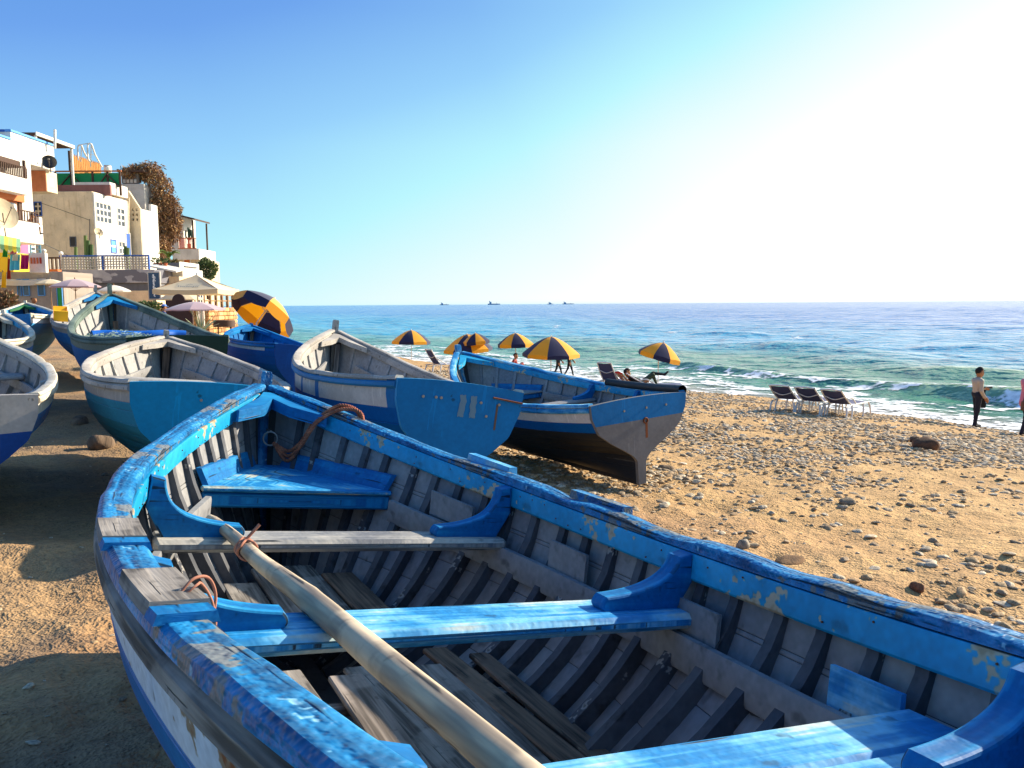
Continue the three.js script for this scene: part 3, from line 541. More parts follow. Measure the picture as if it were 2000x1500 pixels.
{ // loose floorboards lying in the big boat: things of their own, in the boat's frame
  boatA.root.updateMatrixWorld(true); const W = boatA.root.matrixWorld, H = boatA.H;
  const put = g => { g.applyMatrix4(W); return g; };
  const grate = thing('floor_grating', 'grey wooden floorboards on cross battens in the bottom of the large boat', 'grating');
  const boards = [[-0.42, 0.12, 0.14, 0.45, 0.02, 0], [-0.275, 0.12, 0.05, 0.49, 0.012, 1], [-0.12, 0.13, 0.06, 0.47, -0.012, 0], [0.05, 0.16, 0.05, 0.49, 0.022, 1], [0.235, 0.17, 0.04, 0.48, -0.015, 0], [0.395, 0.11, 0.06, 0.515, 0.018, 2], [0.51, 0.09, 0.1, 0.5, -0.01, 2]];
  boards.forEach(([z, w, t0, t1, sk, m], i) => { const L = (t1 - t0) * H.L, g = cbox(L, 0.022, w, 0, 0, 0, 0.005); xf(g, { r: [0, sk * 2, 0], t: [H.L * (t0 + t1) / 2, 0.405 + 0.004 * (i % 3), z] }); part('board', put(g), [M.wood, M.woodGrey, M.woodBrown][m], grate); });
  for (const t of [0.08, 0.16, 0.25, 0.34, 0.43]) part('batten', put(cbox(0.06, 0.03, 1.06, H.L * t, 0.375, 0.03, 0.004, true)), M.wood, grate);
  const fore = thing('floor_grating', 'pale bare planks laid on the ribs below the bow seat', 'grating');
  [[-0.3, 0.16, 0.52, 0.69, 1], [-0.13, 0.15, 0.53, 0.74, 0], [0.04, 0.16, 0.52, 0.75, 1], [0.215, 0.17, 0.55, 0.72, 2]].forEach(([z, w, t0, t1, m], i) => { const g = cbox((t1 - t0) * H.L, 0.022, w, 0, 0, 0, 0.005); xf(g, { r: [0, 0.03, 0.05], t: [H.L * (t0 + t1) / 2, 0.46 + 0.003 * (i % 2), z] }); part('board', put(g), [M.wood, M.woodGrey, M.woodBrown][m], fore); });
  // the long pole
  // it rests on the two forward thwarts: find where it crosses them, then run the line on both ways
  const inv = W.clone().invert(), eye = V(0, EYE, 0).applyMatrix4(inv);
  const onTop = (px, py, t, drop, r) => { const d = ray(px, py).add(V(0, EYE, 0)).applyMatrix4(inv).sub(eye), y = H.sheer(t) - drop + r; return eye.clone().addScaledVector(d, (y - eye.y) / d.y).applyMatrix4(W); };
  const pa = onTop(450, 1046, 0.577, 0.24, 0.029), pb = onTop(668, 1226, 0.324, 0.19, 0.039), dir = pb.clone().sub(pa), pts = [-0.3, 0, 0.35, 0.7, 1, 1.3, 1.75].map((k, i) => pa.clone().addScaledVector(dir, k).add(V(0.006 * Math.sin(i * 2.1), 0.004 * Math.sin(i * 3), 0)));
  const curve = new THREE.CatmullRomCurve3(pts), N = 40, secs = [];
  for (let i = 0; i <= N; i++) { const u = i / N, p = curve.getPointAt(u), d = curve.getTangentAt(u), s = V(0, 1, 0).cross(d).normalize(), n = d.clone().cross(s); const bump = 1 + 0.09 * Math.exp(-Math.pow((u - 0.52) / 0.02, 2)) + 0.05 * (vnoise(u * 14, 1, 3) - 0.5), r = lerp(0.024, 0.038, sstep(0, 0.75, u)) * (u < 0.02 ? 0.8 : 1) * bump, sec = []; for (let k = 0; k < 14; k++) { const a = k / 14 * 6.283, rr = r * (1 + 0.06 * (vnoise(k * 0.9, u * 9, 8, 0) - 0.5)); sec.push(p.clone().addScaledVector(s, Math.cos(a) * rr).addScaledVector(n, Math.sin(a) * rr)); } secs.push(sec); }
  const pole = thing('wooden_pole', 'long pale weathered pole lying across the thwarts of the large boat', 'pole');
  part('shaft', loft(secs, { crease: 1.2 }), M.pole, pole);
  // twine lashed round it
  const rope = plain(0xa8705a, 0.95); M.rope = rope;
  const q = 0.245, c0 = curve.getPointAt(q), d0 = curve.getTangentAt(q), s0 = V(0, 1, 0).cross(d0).normalize(), n0 = d0.clone().cross(s0), coil = [];
  for (let k = 0; k <= 60; k++) { const a = k / 60 * 6.283 * 5, off = (k / 60 - 0.5) * 0.06 + 0.012 * Math.sin(k * 1.7); coil.push(c0.clone().addScaledVector(d0, off).addScaledVector(s0, Math.cos(a) * 0.034).addScaledVector(n0, Math.sin(a) * 0.034)); }
  const tw = thing('twine_lashing', 'reddish twine wound round the pole with a loose end', 'rope');
  part('winding', tube(coil, 0.0048, 240, 6), rope, tw); part('loose_end', tube([coil[30], coil[30].clone().add(V(0.03, 0.04, -0.03)), coil[30].clone().add(V(0.07, 0.085, -0.05))], 0.0065, 10, 6), rope, tw);
  // rope loop in the thole pad
  const pw = t => H.at(t, 1, -1).applyMatrix4(W);
  const a0 = pw(0.2), lp = thing('rope_loop', 'thin twine loop through the bare pad on the big boat\'s left gunwale', 'rope');
  const base = H.at(0.2, 1, -1); const LP = [[0.0, 0.05, 0.03], [0.01, 0.078, 0.055], [0.03, 0.075, 0.085], [0.045, 0.035, 0.105], [0.04, -0.02, 0.1], [0.03, -0.05, 0.09]].map(([x, y, z]) => V(base.x + x, base.y + y, base.z + z).applyMatrix4(W));
  part('strand', tube(LP, 0.0032, 30, 6), rope, lp); part('strand', tube(LP.map((p, i) => p.clone().add(V(0.012 * Math.sin(i * 2), -0.008, 0.012))), 0.0028, 30, 6), rope, lp);
  // orange mooring rope: three turns from the ring over the starboard bow
  const ro = thing('mooring_rope', 'orange brown rope looped over the right bow of the large boat', 'rope');
  const rm = woodMat({ base: 0xb0694a, dark: 0x7c4230, rep: 6, seed: 9, crack: 0 });
  [[0, 0], [0.03, 0.012], [0.06, -0.01]].forEach(([dx, dy], i) => { const L = H.L, sh = H.sheer(0.87), pts = [V(L * 0.925, H.sheer(0.93) - 0.26, 0.02), V(L * 0.915, H.sheer(0.93) - 0.30 - dx, 0.1), V(L * 0.895 - dx, sh - 0.18 - dy, H.half(0.9) * 0.55), V(L * 0.88 - dx, sh - 0.03, H.half(0.88) - 0.11), V(L * 0.868 - dx, sh + 0.062 + dy, H.half(0.87) - 0.02), V(L * 0.855 - dx, sh + 0.045, H.half(0.855) + 0.045), V(L * 0.848 - dx, sh - 0.07, H.half(0.85) + 0.05), V(L * 0.845 - dx, sh - 0.3 - i * 0.05, H.half(0.845) + 0.01)].map(p => p.applyMatrix4(W)); const cv = new THREE.CatmullRomCurve3(pts); for (let q = 0; q < 3; q++) { const hp = [], NN = 150; for (let k = 0; k <= NN; k++) { const u = k / NN, p = cv.getPointAt(u), d = cv.getTangentAt(u), a = V(0.3, 1, 0.2).cross(d).normalize(), b = d.clone().cross(a), th = u * cv.getLength() / 0.045 * 6.283 + q * 2.094; hp.push(p.addScaledVector(a, Math.cos(th) * 0.0062).addScaledVector(b, Math.sin(th) * 0.0062)); } part('strand', tube(hp, 0.0062, 300, 6), rm, ro); } });
}
const band = (top, rest) => (p, t, side, n) => p === n - 1 ? top : rest;
// B: teal boat
makeBoat({ x: -2.83, y: gy(-2.83, -7.25, 0.09), z: -7.25, head: 0.471, pitch: 0.029, roll: 0.105, sc: 1.005, bf: 1.038, hf: 1.035, r0: 0.623, n: 2.276, hbm: 0.723, ribs: 14, seed: 8, post: 0.1, band: 0.85, wob: 0.02,
  label: 'teal boat with broad plain teal stern board and bare grey gunwales',
  col: { hull: (p, t, side, n) => p === n - 1 ? 0xb6ada2 : 0x3898b6, transom: () => 0x0090c6, inner: inPale, cap: capGrey, inwale: capGrey, riser: inPale, knee: inPale, breast: capGrey, keel: 0x14405e },
  thwarts: [[0.62, 0.2, 0.26, inPale, false], [0.28, 0.2, 0.2, inPale, true]],
  transomBits(root, H, w, y, x0) { for (const [f, v] of [[0.62, 0.86], [0.7, 0.8], [-0.1, 0.9]]) bolt(root, x0 - 0.004, y(v), w(v) * f); },
  extra(root, H) { part('stem_post', bar(V(H.L * 0.93, 0.6, 0), V(H.L * 0.955, H.sheer(0.95) - 0.1, 0), 0.09, 0.07), M.woodBrown, root); } });
// C: blue boat with white panels
makeBoat({ x: -0.64, y: gy(-0.64, -7.33, 0.12), z: -7.33, head: 0.449, pitch: -0.002, roll: 0.161, sc: 1.032, bf: 1.003, hf: 1.045, r0: 0.603, n: 2.209, hbm: 1.438, ribs: 14, seed: 9, post: 0.15, band: 0.78, wob: 0.02,
  label: 'blue boat with white panels along its side and blue stern board with worn grey marks',
  breaks: (p, side) => p === 7 ? [0.03, 0.29, 0.31, 0.41, 0.425, 0.52] : [],
  col: { hull: (p, t, side, n) => p === n - 1 ? ((t > 0.03 && t < 0.29) || (t > 0.31 && t < 0.41) || (t > 0.425 && t < 0.52) ? 0xd9d2c6 : 0x2377b4) : 0x0062ac, transom: (v, f) => 0x0075b6, tedge: 0x3fa4d8, inner: inPale, cap: capGrey, rub: tintSolid(0x2f86bd), inwale: capGrey, riser: inPale, knee: inPale, breast: capGrey, keel: 0x11386e },
  thwarts: [[0.60, 0.2, 0.26, capGrey, false], [0.27, 0.2, 0.2, inPale, true]],
  transomBits(root, H, w, y, x0) {
    for (const [f, v] of [[-0.6, 0.9], [-0.4, 0.905], [-0.32, 0.905], [0.32, 0.9], [0.62, 0.9], [0.45, 0.8]]) bolt(root, x0 - 0.004, y(v), w(v) * f, 0.013);
    part('rail_strap', bar(V(x0 - 0.012, y(0.95), w(0.95) * 0.5), V(x0 - 0.012, y(0.93), w(0.93) * 1.0), 0.018, 0.018, 6), rust, root);
    const pm = plain(0x5a7c90, 0.8); // two worn-off painted marks
    for (const f of [0.02, 0.2]) { const g = new THREE.PlaneGeometry(0.06, 0.2, 6, 14), p = g.attributes.position; for (let i = 0; i < p.count; i++) p.setXY(i, p.getX(i) + (fbm(p.getY(i) * 22, f * 30, 6, 2) - 0.5) * 0.035, p.getY(i) * (1 + (hash2(i, 3) - 0.5) * 0.1)); xf(g, { r: [0, -Math.PI / 2, 0], t: [x0 - 0.004, y(0.86), w(0.86) * f] }); part('paint_mark', g, pm, root); }
    part('rust_stain', xf(new THREE.PlaneGeometry(0.02, 0.24), { r: [0, -Math.PI / 2, 0], t: [x0 - 0.0035, y(0.8), w(0.8) * 0.62] }), plain(0x5c4a3a, 0.9), root);
  },
  extra(root, H) { part('stem_post', bar(V(H.L * 0.92, 0.65, 0), V(H.L * 0.945, H.sheer(0.95) - 0.12, 0), 0.07, 0.06), M.wood, root); } });
// D: blue boat with grey bottom and a black tube on its rail
makeBoat({ x: 1.56, y: gy(1.56, -9.85, 0.04), z: -9.85, head: 0.552, pitch: 0.006, roll: -0.052, sc: 0.947, bf: 1.112, hf: 0.958, r0: 0.713, n: 2.185, hbm: 1.352, ribs: 15, seed: 10, post: 0.12, band: 0.80, wob: 0.02, tbreak: [0.76],
  label: 'blue boat with dark grey bottom and black rubber tube along its rail',
  breaks: (p, side) => p === 7 ? [0.38] : [],
  col: { hull: (p, t, side, n) => p === n - 1 ? (side < 0 && t < 0.38 ? 0xd8d6cf : 0x2b7cc0) : p >= 5 ? 0x0064b2 : 0x34373c, transom: v => v > 0.76 ? 0x0070b4 : 0x77777a, tedge: 0x8a8782, inner: M.grey, cap: M.blueSeat, inwale: M.blueIn, riser: M.grey, knee: M.blueKnee, breast: M.blueIn, post: M.blueSeat, keel: 0x2a2c30 },
  thwarts: [[0.46, 0.2, 0.2, M.grey, true], [0.22, 0.2, 0.2, M.greyThwart, true]],
  bowSeat: { t0: 0.68, t1: 0.9, drop: 0.26, mat: M.greyThwart, lipMat: M.blueKnee },
  transomBits(root, H, w, y, x0) { for (const [f, v] of [[-0.35, 0.9], [0.12, 0.9], [0.55, 0.9]]) bolt(root, x0 - 0.004, y(v), w(v) * f, 0.014);
    part('eye_plate', xf(new THREE.TorusGeometry(0.03, 0.011, 8, 16), { r: [0, Math.PI / 2, 0], t: [x0 - 0.008, y(0.745), w(0.8) * 0.1] }), rust, root);
    part('rust_stain', xf(new THREE.PlaneGeometry(0.035, 0.2), { r: [0, -Math.PI / 2, 0], t: [x0 - 0.0035, y(0.63), w(0.8) * 0.12] }), plain(0x7a4322, 0.95), root); },
  extra(root, H) { const pts = []; for (let i = 0; i <= 12; i++) { const t = lerp(-0.005, 0.40, i / 12), p = H.at(Math.max(0, t), 1, 1); p.y += 0.045; p.z -= 0.02; p.x = H.L * t; pts.push(p); } part('rubber_tube', tube(pts, 0.058, 50, 14), black, root); } });
// E: all blue boat behind
makeBoat({ x: -4.36, y: gy(-4.36, -16.19, 0.0), z: -16.19, head: 0.503, pitch: 0.034, roll: 0.175, sc: 1.054, bf: 1.028, hf: 1.028, r0: 0.505, n: 2.173, hbm: 0.803, ribs: 13, seed: 12, post: 0.06, band: 0.88,
  label: 'deep blue boat, blue inside too, with a peeling white strip along its side', breaks: (p, side) => p === 7 ? [0.06, 0.5] : [],
  col: { hull: (p, t, side, n) => p === n - 1 ? (t > 0.06 && t < 0.5 && side < 0 ? 0xcfd2d0 : 0x005cae) : 0x00559e, transom: () => 0x004a9a, inner: inBlue, cap: inBlue, inwale: inBlue, riser: inBlue, knee: inBlue, keel: 0x0c2a60 }, thwarts: [[0.6, 0.2, 0.22, inBlue, false], [0.3, 0.2, 0.2, inBlue, false]],
  extra(root, H) { part('stem_post', bar(V(H.L * 0.92, 0.6, 0), V(H.L * 0.95, H.sheer(0.95) - 0.1, 0), 0.08, 0.06), M.woodBrown, root); } });
// F: blue boat with dark green stern
const boatF = makeBoat({ x: -4.95, y: gy(-4.95, -12.09, 0.05), z: -12.09, head: 0.612, pitch: 0.045, roll: 0.018, sc: 1.168, bf: 0.974, hf: 1.078, r0: 0.625, n: 2.25, hbm: 1.491, ribs: 14, seed: 13, post: 0.2, band: 0.86, wob: 0.02,
  label: 'tall bowed blue boat with dark green stern board, holding a net and a blue roll',
  col: { hull: (p, t, side, n) => p === n - 1 ? 0x6f7c70 : 0x1c68a8, transom: v => v > 0.7 ? 0x10302c : 0x1d66ac, inner: inPale, cap: capGreen, inwale: capGreen, riser: inPale, knee: capGreen, breast: M.blueKnee, post: capGreen, keel: 0x1a3050 }, thwarts: [[0.5, 0.24, 0.24, inPale, false], [0.22, 0.22, 0.2, capGreen, true]],
  extra(root, H) { part('stem_post', bar(V(H.L * 0.88, 0.7, 0), V(H.L * 0.9, H.sheer(0.9) - 0.35, 0), 0.09, 0.07), M.woodBrown, root); } });
{ boatF.root.updateMatrixWorld(true); const W = boatF.root.matrixWorld, H = boatF.H, y = H.sheer(0.5) - 0.24;
  const roll = thing('tarpaulin_roll', 'bright blue tarpaulin roll across the dark green sterned boat', 'tarpaulin'); const pts = []; for (let i = 0; i <= 8; i++) pts.push(V(H.L * 0.5 + 0.03 * Math.sin(i * 2), y + 0.17 + 0.01 * Math.sin(i * 1.3), lerp(-0.75, 0.78, i / 8)).applyMatrix4(W)); part('sheet', tube(pts, 0.085, 30, 12), plain(0x1263c0, 0.5), roll);
  const net = new MB(), R = RNG(4); for (let k = 0; k < 900; k++) { const z = lerp(-0.8, 0.2, R()), x = H.L * (0.5 + (R() - 0.5) * 0.08), h = y + 0.1 + R() * 0.16 * (1 - Math.abs(z + 0.3)), a = R() * 6.28, l = 0.05 + R() * 0.06; const p = V(x, h, z).applyMatrix4(W), q = V(x + Math.cos(a) * l, h + (R() - 0.4) * 0.05, z + Math.sin(a) * l).applyMatrix4(W), u = V(0, 0.007, 0); net.quad(p, q, q.clone().add(u), p.clone().add(u), [0, 0], [1, 0], [1, 1], [0, 1]); }
  const n = solo('fishing_net', net.geo(0), plain(0x8fa79c, 0.9), 'tangled pale green fishing net beside the blue tarpaulin roll', 'net'); n.userData.kind = 'stuff'; }
// G..J: the boats at the left
const boatG = makeBoat({ x: -8.72, y: gy(-8.72, -17.68, 0.05), z: -17.68, head: 0.517, pitch: 0.103, roll: 0.056, sc: 1.128, r0: 0.681, n: 1.93, hbm: 1.01, ribs: 13, seed: 14, post: 0.2, band: 0.86,
  label: 'blue boat with pale inside and bright blue bow piece behind the green sterned one', col: { hull: (p, t, side, n) => p === n - 1 ? 0x8d8a80 : 0x2068a8, transom: () => 0x1c5aa0, inner: inPale, cap: capGrey, inwale: capGrey, riser: inPale, breast: M.blueKnee, post: capGrey, keel: 0x15305a }, thwarts: [[0.5, 0.22, 0.22, inPale, false], [0.25, 0.2, 0.2, inPale, false]] });
makeBoat({ x: -11.5, y: gy(-11.5, -18.4, 0.12), z: -18.4, head: 0.406, pitch: 0.016, roll: -0.088, sc: 1.13, hf: 1.017, r0: 0.68, n: 1.912, hbm: 0.97, ribs: 12, seed: 15, post: 0.08, band: 0.85,
  label: 'small pale blue boat with white gunwales and a green bow piece', col: { hull: (p, t, side, n) => p === n - 1 ? 0xe6e8ea : 0x4aa3e0, transom: () => 0x3d8fd0, inner: inBlue, cap: capCream, inwale: tintSolid(0x4a9fdc), riser: inBlue, breast: tintSolid(0x2f7a4a), keel: 0x2a5a8a }, thwarts: [[0.55, 0.2, 0.22, inPale, false], [0.25, 0.2, 0.2, inPale, false]] });
makeBoat({ x: -8.9, y: gy(-8.9, -12.5, 0.08), z: -12.5, head: 0.317, pitch: 0.035, roll: -0.022, sc: 1.03, lf: 0.9, r0: 0.68, n: 1.924, ribs: 12, seed: 16, post: 0.08, band: 0.84,
  label: 'light blue boat with cream gunwale and broad white sheer strake', col: { hull: (p, t, side, n) => p === n - 1 ? 0xe0dccf : 0x3c93d8, transom: () => 0x3a86c4, inner: M.grey, cap: capCream, inwale: M.blueIn, riser: M.grey, keel: 0x2a5a8a }, thwarts: [[0.55, 0.2, 0.22, M.grey, false], [0.25, 0.2, 0.2, M.grey, false]] });
makeBoat({ x: -4.76, y: gy(-4.76, -6.89, -0.02), z: -6.89, head: 0.6, pitch: 0.086, roll: -0.026, sc: 0.993, r0: 0.682, n: 1.883, hbm: 1.02, ribs: 14, seed: 17, post: 0.1, band: 0.83, wob: 0.025, tbreak: [0.72], 
  label: 'blue boat with thick cream painted gunwale and whitewashed upper stern board', col: { hull: (p, t, side, n) => p === n - 1 ? 0xdcd8ce : 0x2a80c8, transom: v => v > 0.72 ? 0xb9b4ae : 0x164a94, inner: inPale, cap: capCream, inwale: inPale, riser: inPale, knee: inPale, keel: 0x1a3a6a }, thwarts: [[0.6, 0.2, 0.22, inPale, false], [0.28, 0.2, 0.2, tintSolid(0x2f86d0), true]] });
{ // yellow crate-like scoop on the pale boat's rail
  boatG.root.updateMatrixWorld(true); const W = boatG.root.matrixWorld, H = boatG.H, p = H.at(0.32, 1, -1);
  const y = thing('yellow_bracket', 'bright yellow bent plate on the gunwale of the pale-inside boat', 'plate'); const ym = plain(0xf0b400, 0.5);
  const sec = z => [V(p.x - 0.35, p.y + 0.28, p.z + 0.02 + z), V(p.x - 0.3, p.y + 0.05, p.z + 0.02 + z), V(p.x + 0.25, p.y + 0.05, p.z + 0.02 + z), V(p.x + 0.45, p.y + 0.30, p.z + 0.02 + z), V(p.x + 0.47, p.y + 0.27, p.z + 0.02 + z), V(p.x + 0.25, p.y + 0.03, p.z + 0.02 + z), V(p.x - 0.32, p.y + 0.03, p.z + 0.02 + z), V(p.x - 0.38, p.y + 0.27, p.z + 0.02 + z)].map(q => q.applyMatrix4(W));
  part('sheet', loft([sec(0), sec(0.28)], { crease: 0.3 }), ym, y); }
// ---------------------------------------------------------------- beach furniture and people
function hitGround(px, py) { const r = ray(px, py); let lo = 0.5, hi = 400; for (let k = 0; k < 4000; k++) { const d = 0.5 * Math.pow(1.0025, k); const p = r.clone().multiplyScalar(d).add(V(0, EYE, 0)); if (p.y < ground0(p.x, p.z)) return V(p.x, ground(p.x, p.z), p.z); } return null; }
const fabric = (c, tr = 0.35) => new THREE.MeshPhysicalMaterial({ color: c, roughness: 0.95, transmission: tr, thickness: 0, bumpMap: wearBump, bumpScale: 0.004 });
const F = { yellow: fabric(0xf2a814, 0.3), navy: fabric(0x1a1f45, 0.15), cream: fabric(0xd8c8a4, 0.3), mauve: fabric(0xb39aa2, 0.25), white: fabric(0xe6dfd0, 0.3), trim: plain(0xe8e6e0, 0.8) };
M.whitePlastic = plain(0xdedcd6, 0.45); M.poleWhite = plain(0xd8d6d0, 0.5); M.woodPost = woodMat({ base: 0xa5825c, dark: 0x6e5238, seed: 6, rep: 1.2 });
// round parasol of gores: panels alternate in cloth, each a piece of its own with a hanging flap
function parasol({ name = 'beach_umbrella', pos, h, R, rise = 0.32, tilt = 0, tiltDir = 0, cloths, n = 8, flap = 0.16, label, group, poleMat = M.poleWhite, spin = 0, joint = 0.62, bare = true }) {
  const o = thing(name, label, 'umbrella', group, [pos.x, pos.y, pos.z]);
  const jy = h * joint, ax = V(Math.sin(tilt) * Math.cos(tiltDir), Math.cos(tilt), Math.sin(tilt) * Math.sin(tiltDir));
  const J = V(0, jy, 0), top = J.clone().addScaledVector(ax, h - jy);
  part('pole', bar(V(0, -0.3, 0), J, 0.045, 0.045, 10), poleMat, o); part('upper_pole', bar(J, top, 0.036, 0.036, 10), poleMat, o);
  const e1 = V(1, 0, 0).cross(ax).length() > 0.1 ? V(0, 0, 1).cross(ax).normalize() : V(1, 0, 0); const e2 = ax.clone().cross(e1);
  const P = (f, a, drop = 0) => top.clone().addScaledVector(e1, Math.cos(a) * R * f).addScaledVector(e2, Math.sin(a) * R * f).addScaledVector(ax, -R * rise * Math.pow(f, 1.55) - drop);
  for (let k = 0; k < n; k++) {
    const a0 = spin + k / n * 2 * Math.PI, a1 = spin + (k + 1) / n * 2 * Math.PI, mb = new MB(), NF = 6, NA = 6;
    const Q = (f, u) => { const a = lerp(a0, a1, u), chord = Math.cos(Math.PI / n) / Math.cos((u - 0.5) * 2 * Math.PI / n); const sag = 4 * u * (1 - u); return P(f * lerp(1, chord, 1), a, 0.05 * R * f * f * sag * 0.8); };
    for (let i = 0; i < NF; i++) for (let j = 0; j < NA; j++) { const f0 = i / NF, f1 = (i + 1) / NF, u0 = j / NA, u1 = (j + 1) / NA; mb.quad(Q(f0, u0), Q(f1, u0), Q(f1, u1), Q(f0, u1), [f0, u0], [f1, u0], [f1, u1], [f0, u1]); }
    if (flap) for (let j = 0; j < NA; j++) { const u0 = j / NA, u1 = (j + 1) / NA, dn = (u) => { const q = Q(1, u), w = flap * (0.85 + 0.25 * Math.sin(u * Math.PI)); q.addScaledVector(ax, -w); q.y -= w * 0.15 * Math.sin(tilt); return q; }; mb.quad(Q(1, u0), dn(u0), dn(u1), Q(1, u1), [1, u0], [1.15, u0], [1.15, u1], [1, u1]); }
    part('canopy_panel', mb.geo(0.5), cloths[k % cloths.length], o);
    part('rib', merge([bar(P(0.02, a0, 0.01), P(0.55, a0, 0.012), 0.012), bar(P(0.55, a0, 0.012), P(0.985, a0, 0.012), 0.012), bar(top.clone().addScaledVector(ax, -0.5 * R), P(0.5, a0, 0.02), 0.009)]), poleMat, o);
  }
  part('finial', xf(new THREE.SphereGeometry(0.03, 10, 8), { s: [1, 1.7, 1], t: [top.x + ax.x * 0.03, top.y + ax.y * 0.03, top.z + ax.z * 0.03] }), poleMat, o);
  return o;
}
function topAt(px, py, h) { for (let d = 14; d < 90; d += 0.1) { const p = at(px, py, d), g = ground0(p.x, p.z); if (p.y - g > h || shoreS(p.x, p.z) < 1) return { p: V(p.x, ground(p.x, p.z), p.z), d, h }; } }
const YN = [F.yellow, F.navy];
const UG = 'yellow and navy beach umbrellas along the waterline';
for (const [px, py, wpx, h, tilt, td, spin, label] of [
  [803, 657, 67, 2.25, 0.02, 0, 0.25, 'yellow and navy beach umbrella standing alone on the shingle past the white panelled boat'],
  [931, 657, 46, 2.2, 0.1, 2.6, 0.0, 'yellow and navy umbrella half hidden behind a larger one'],
  [914, 665, 90, 2.2, 0.08, 2.4, 0.2, 'large yellow and navy umbrella behind the bow of the black tubed boat'],
  [1007, 659, 64, 2.25, 0.03, 3.0, 0.55, 'yellow and navy umbrella over a person sitting by the water'],
  [1076, 678, 102, 2.15, 0.05, 1.2, 0.62, 'wide yellow and navy umbrella with two walkers behind it'],
  [1286, 683, 76, 2.2, 0.28, 0.2, 0.35, 'yellow and navy umbrella tipped over a sunbather on a lounger']]) {
  const q = topAt(px, py, h); parasol({ pos: q.p, h, R: Math.min(1.6, 1.13 * wpx * q.d / 1600 / 2), cloths: YN, tilt, tiltDir: td, spin, label, group: UG, rise: 0.6, flap: 0.2 });
}
{ const d = 24, p = at(502, 655, d); p.y = ground(p.x, p.z); parasol({ pos: p, h: 2.7, R: 0.98, cloths: YN, tilt: 0.72, tiltDir: -0.85, spin: 0.2, label: 'big yellow and navy umbrella tipped steeply over behind the deep blue boat', group: UG, rise: 0.5, flap: 0.26, joint: 0.66 }); }

// sun loungers: white frame on arched legs, navy sling
const sling = new THREE.MeshStandardMaterial({ color: 0x3c436c, roughness: 0.9, bumpMap: wearBump, bumpScale: 0.003 });
function lounger(pos, turn, label, back = 1.0) {
  const o = thing('sun_lounger', label, 'sun lounger', 'white framed loungers on the sand', [pos.x, pos.y, pos.z], turn); // x = towards the feet
  const L = 1.25, w = 0.31, y = 0.36, bl = 0.78, bx = Math.cos(back) * bl, by = Math.sin(back) * bl;
  for (const s of [-1, 1]) {
    part('side_rail', tube([V(0, y, s * w), V(0.5, y - 0.015, s * w), V(L, y - 0.02, s * w)], 0.024, 10, 8), M.whitePlastic, o);
    part('back_rail', tube([V(0.02, y, s * w * 0.95), V(-bx * 0.5, y + by * 0.5 - 0.02, s * w * 0.95), V(-bx, y + by, s * w * 0.9)], 0.022, 10, 8), M.whitePlastic, o);
    for (const [xa, xb] of [[L - 0.04, L + 0.06], [L - 0.42, L - 0.5], [0.05, -0.06], [-0.32, -0.42]]) part('leg', tube([V(xa, y - 0.01, s * w), V((xa + xb) / 2, y * 0.55, s * (w + 0.03)), V(xb, -0.03, s * (w + 0.035))], 0.026, 8, 8), M.whitePlastic, o);
    part('arm_rest', tube([V(-bx * 0.4, y + by * 0.42, s * w), V(-0.05, y + 0.2, s * (w + 0.03)), V(0.28, y + 0.02, s * (w + 0.01))], 0.02, 10, 8), M.whitePlastic, o);
    part('base_rail', tube([V(-0.38, y - 0.03, s * w), V(0.0, y - 0.01, s * w)], 0.022, 4, 8), M.whitePlastic, o);
  }
  part('back_bar', tube([V(-bx, y + by, -w * 0.9), V(-bx - 0.02, y + by + 0.02, 0), V(-bx, y + by, w * 0.9)], 0.024, 8, 8), M.whitePlastic, o);
  part('back_brace', tube([V(-bx * 0.6, y + by * 0.6 - 0.02, -w * 0.9), V(-bx * 0.62, y + by * 0.6 - 0.1, 0), V(-bx * 0.6, y + by * 0.6 - 0.02, w * 0.9)], 0.014, 8, 6), M.whitePlastic, o);
  const sh = (pts) => { const mb = new MB(); for (let i = 0; i < pts.length - 1; i++) { const [a, b] = [pts[i], pts[i + 1]]; for (const [z0, z1, m0, m1] of [[-w * 0.9, 0, 0, 1], [0, w * 0.9, 1, 0]]) mb.quad(V(a[0], a[1] - 0.012 * m0, z0), V(b[0], b[1] - 0.012 * m0, z0), V(b[0], b[1] - 0.012 * m1, z1), V(a[0], a[1] - 0.012 * m1, z1), [a[0], z0], [b[0], z0], [b[0], z1], [a[0], z1]); } return mb.geo(0.8); };
  part('seat_sling', sh([[0.0, y + 0.012], [0.4, y], [0.8, y - 0.01], [L, y - 0.005]]), sling, o);
  part('back_sling', sh([[0.0, y + 0.015], [-bx * 0.5, y + by * 0.5 - 0.03], [-bx * 0.96, y + by * 0.97]]), sling, o);
  return o;
}
{ const p = hitGround(1640, 816), perp = V(-0.77, 0, -0.63);
  ['white lounger with navy sling at the near end of a row of three', 'white lounger with navy sling in the middle of a row of three', 'white lounger with navy sling at the far end of a row of three'].forEach((l, k) => { const q = p.clone().addScaledVector(perp, k * 0.74); q.y = ground(q.x, q.z); lounger(q, 0.8 + 0.03 * k, l, 0.6); });
  const a = hitGround(905, 733); lounger(V(a.x - 1.2, ground(a.x - 1.2, a.z - 1), a.z - 1), 0.6, 'white lounger beside the large umbrella behind the black tubed boat', 1.0);
  const b = hitGround(1192, 765); lounger(b, 0.9, 'white lounger with raised navy back next to the striped towel', 1.0);
}

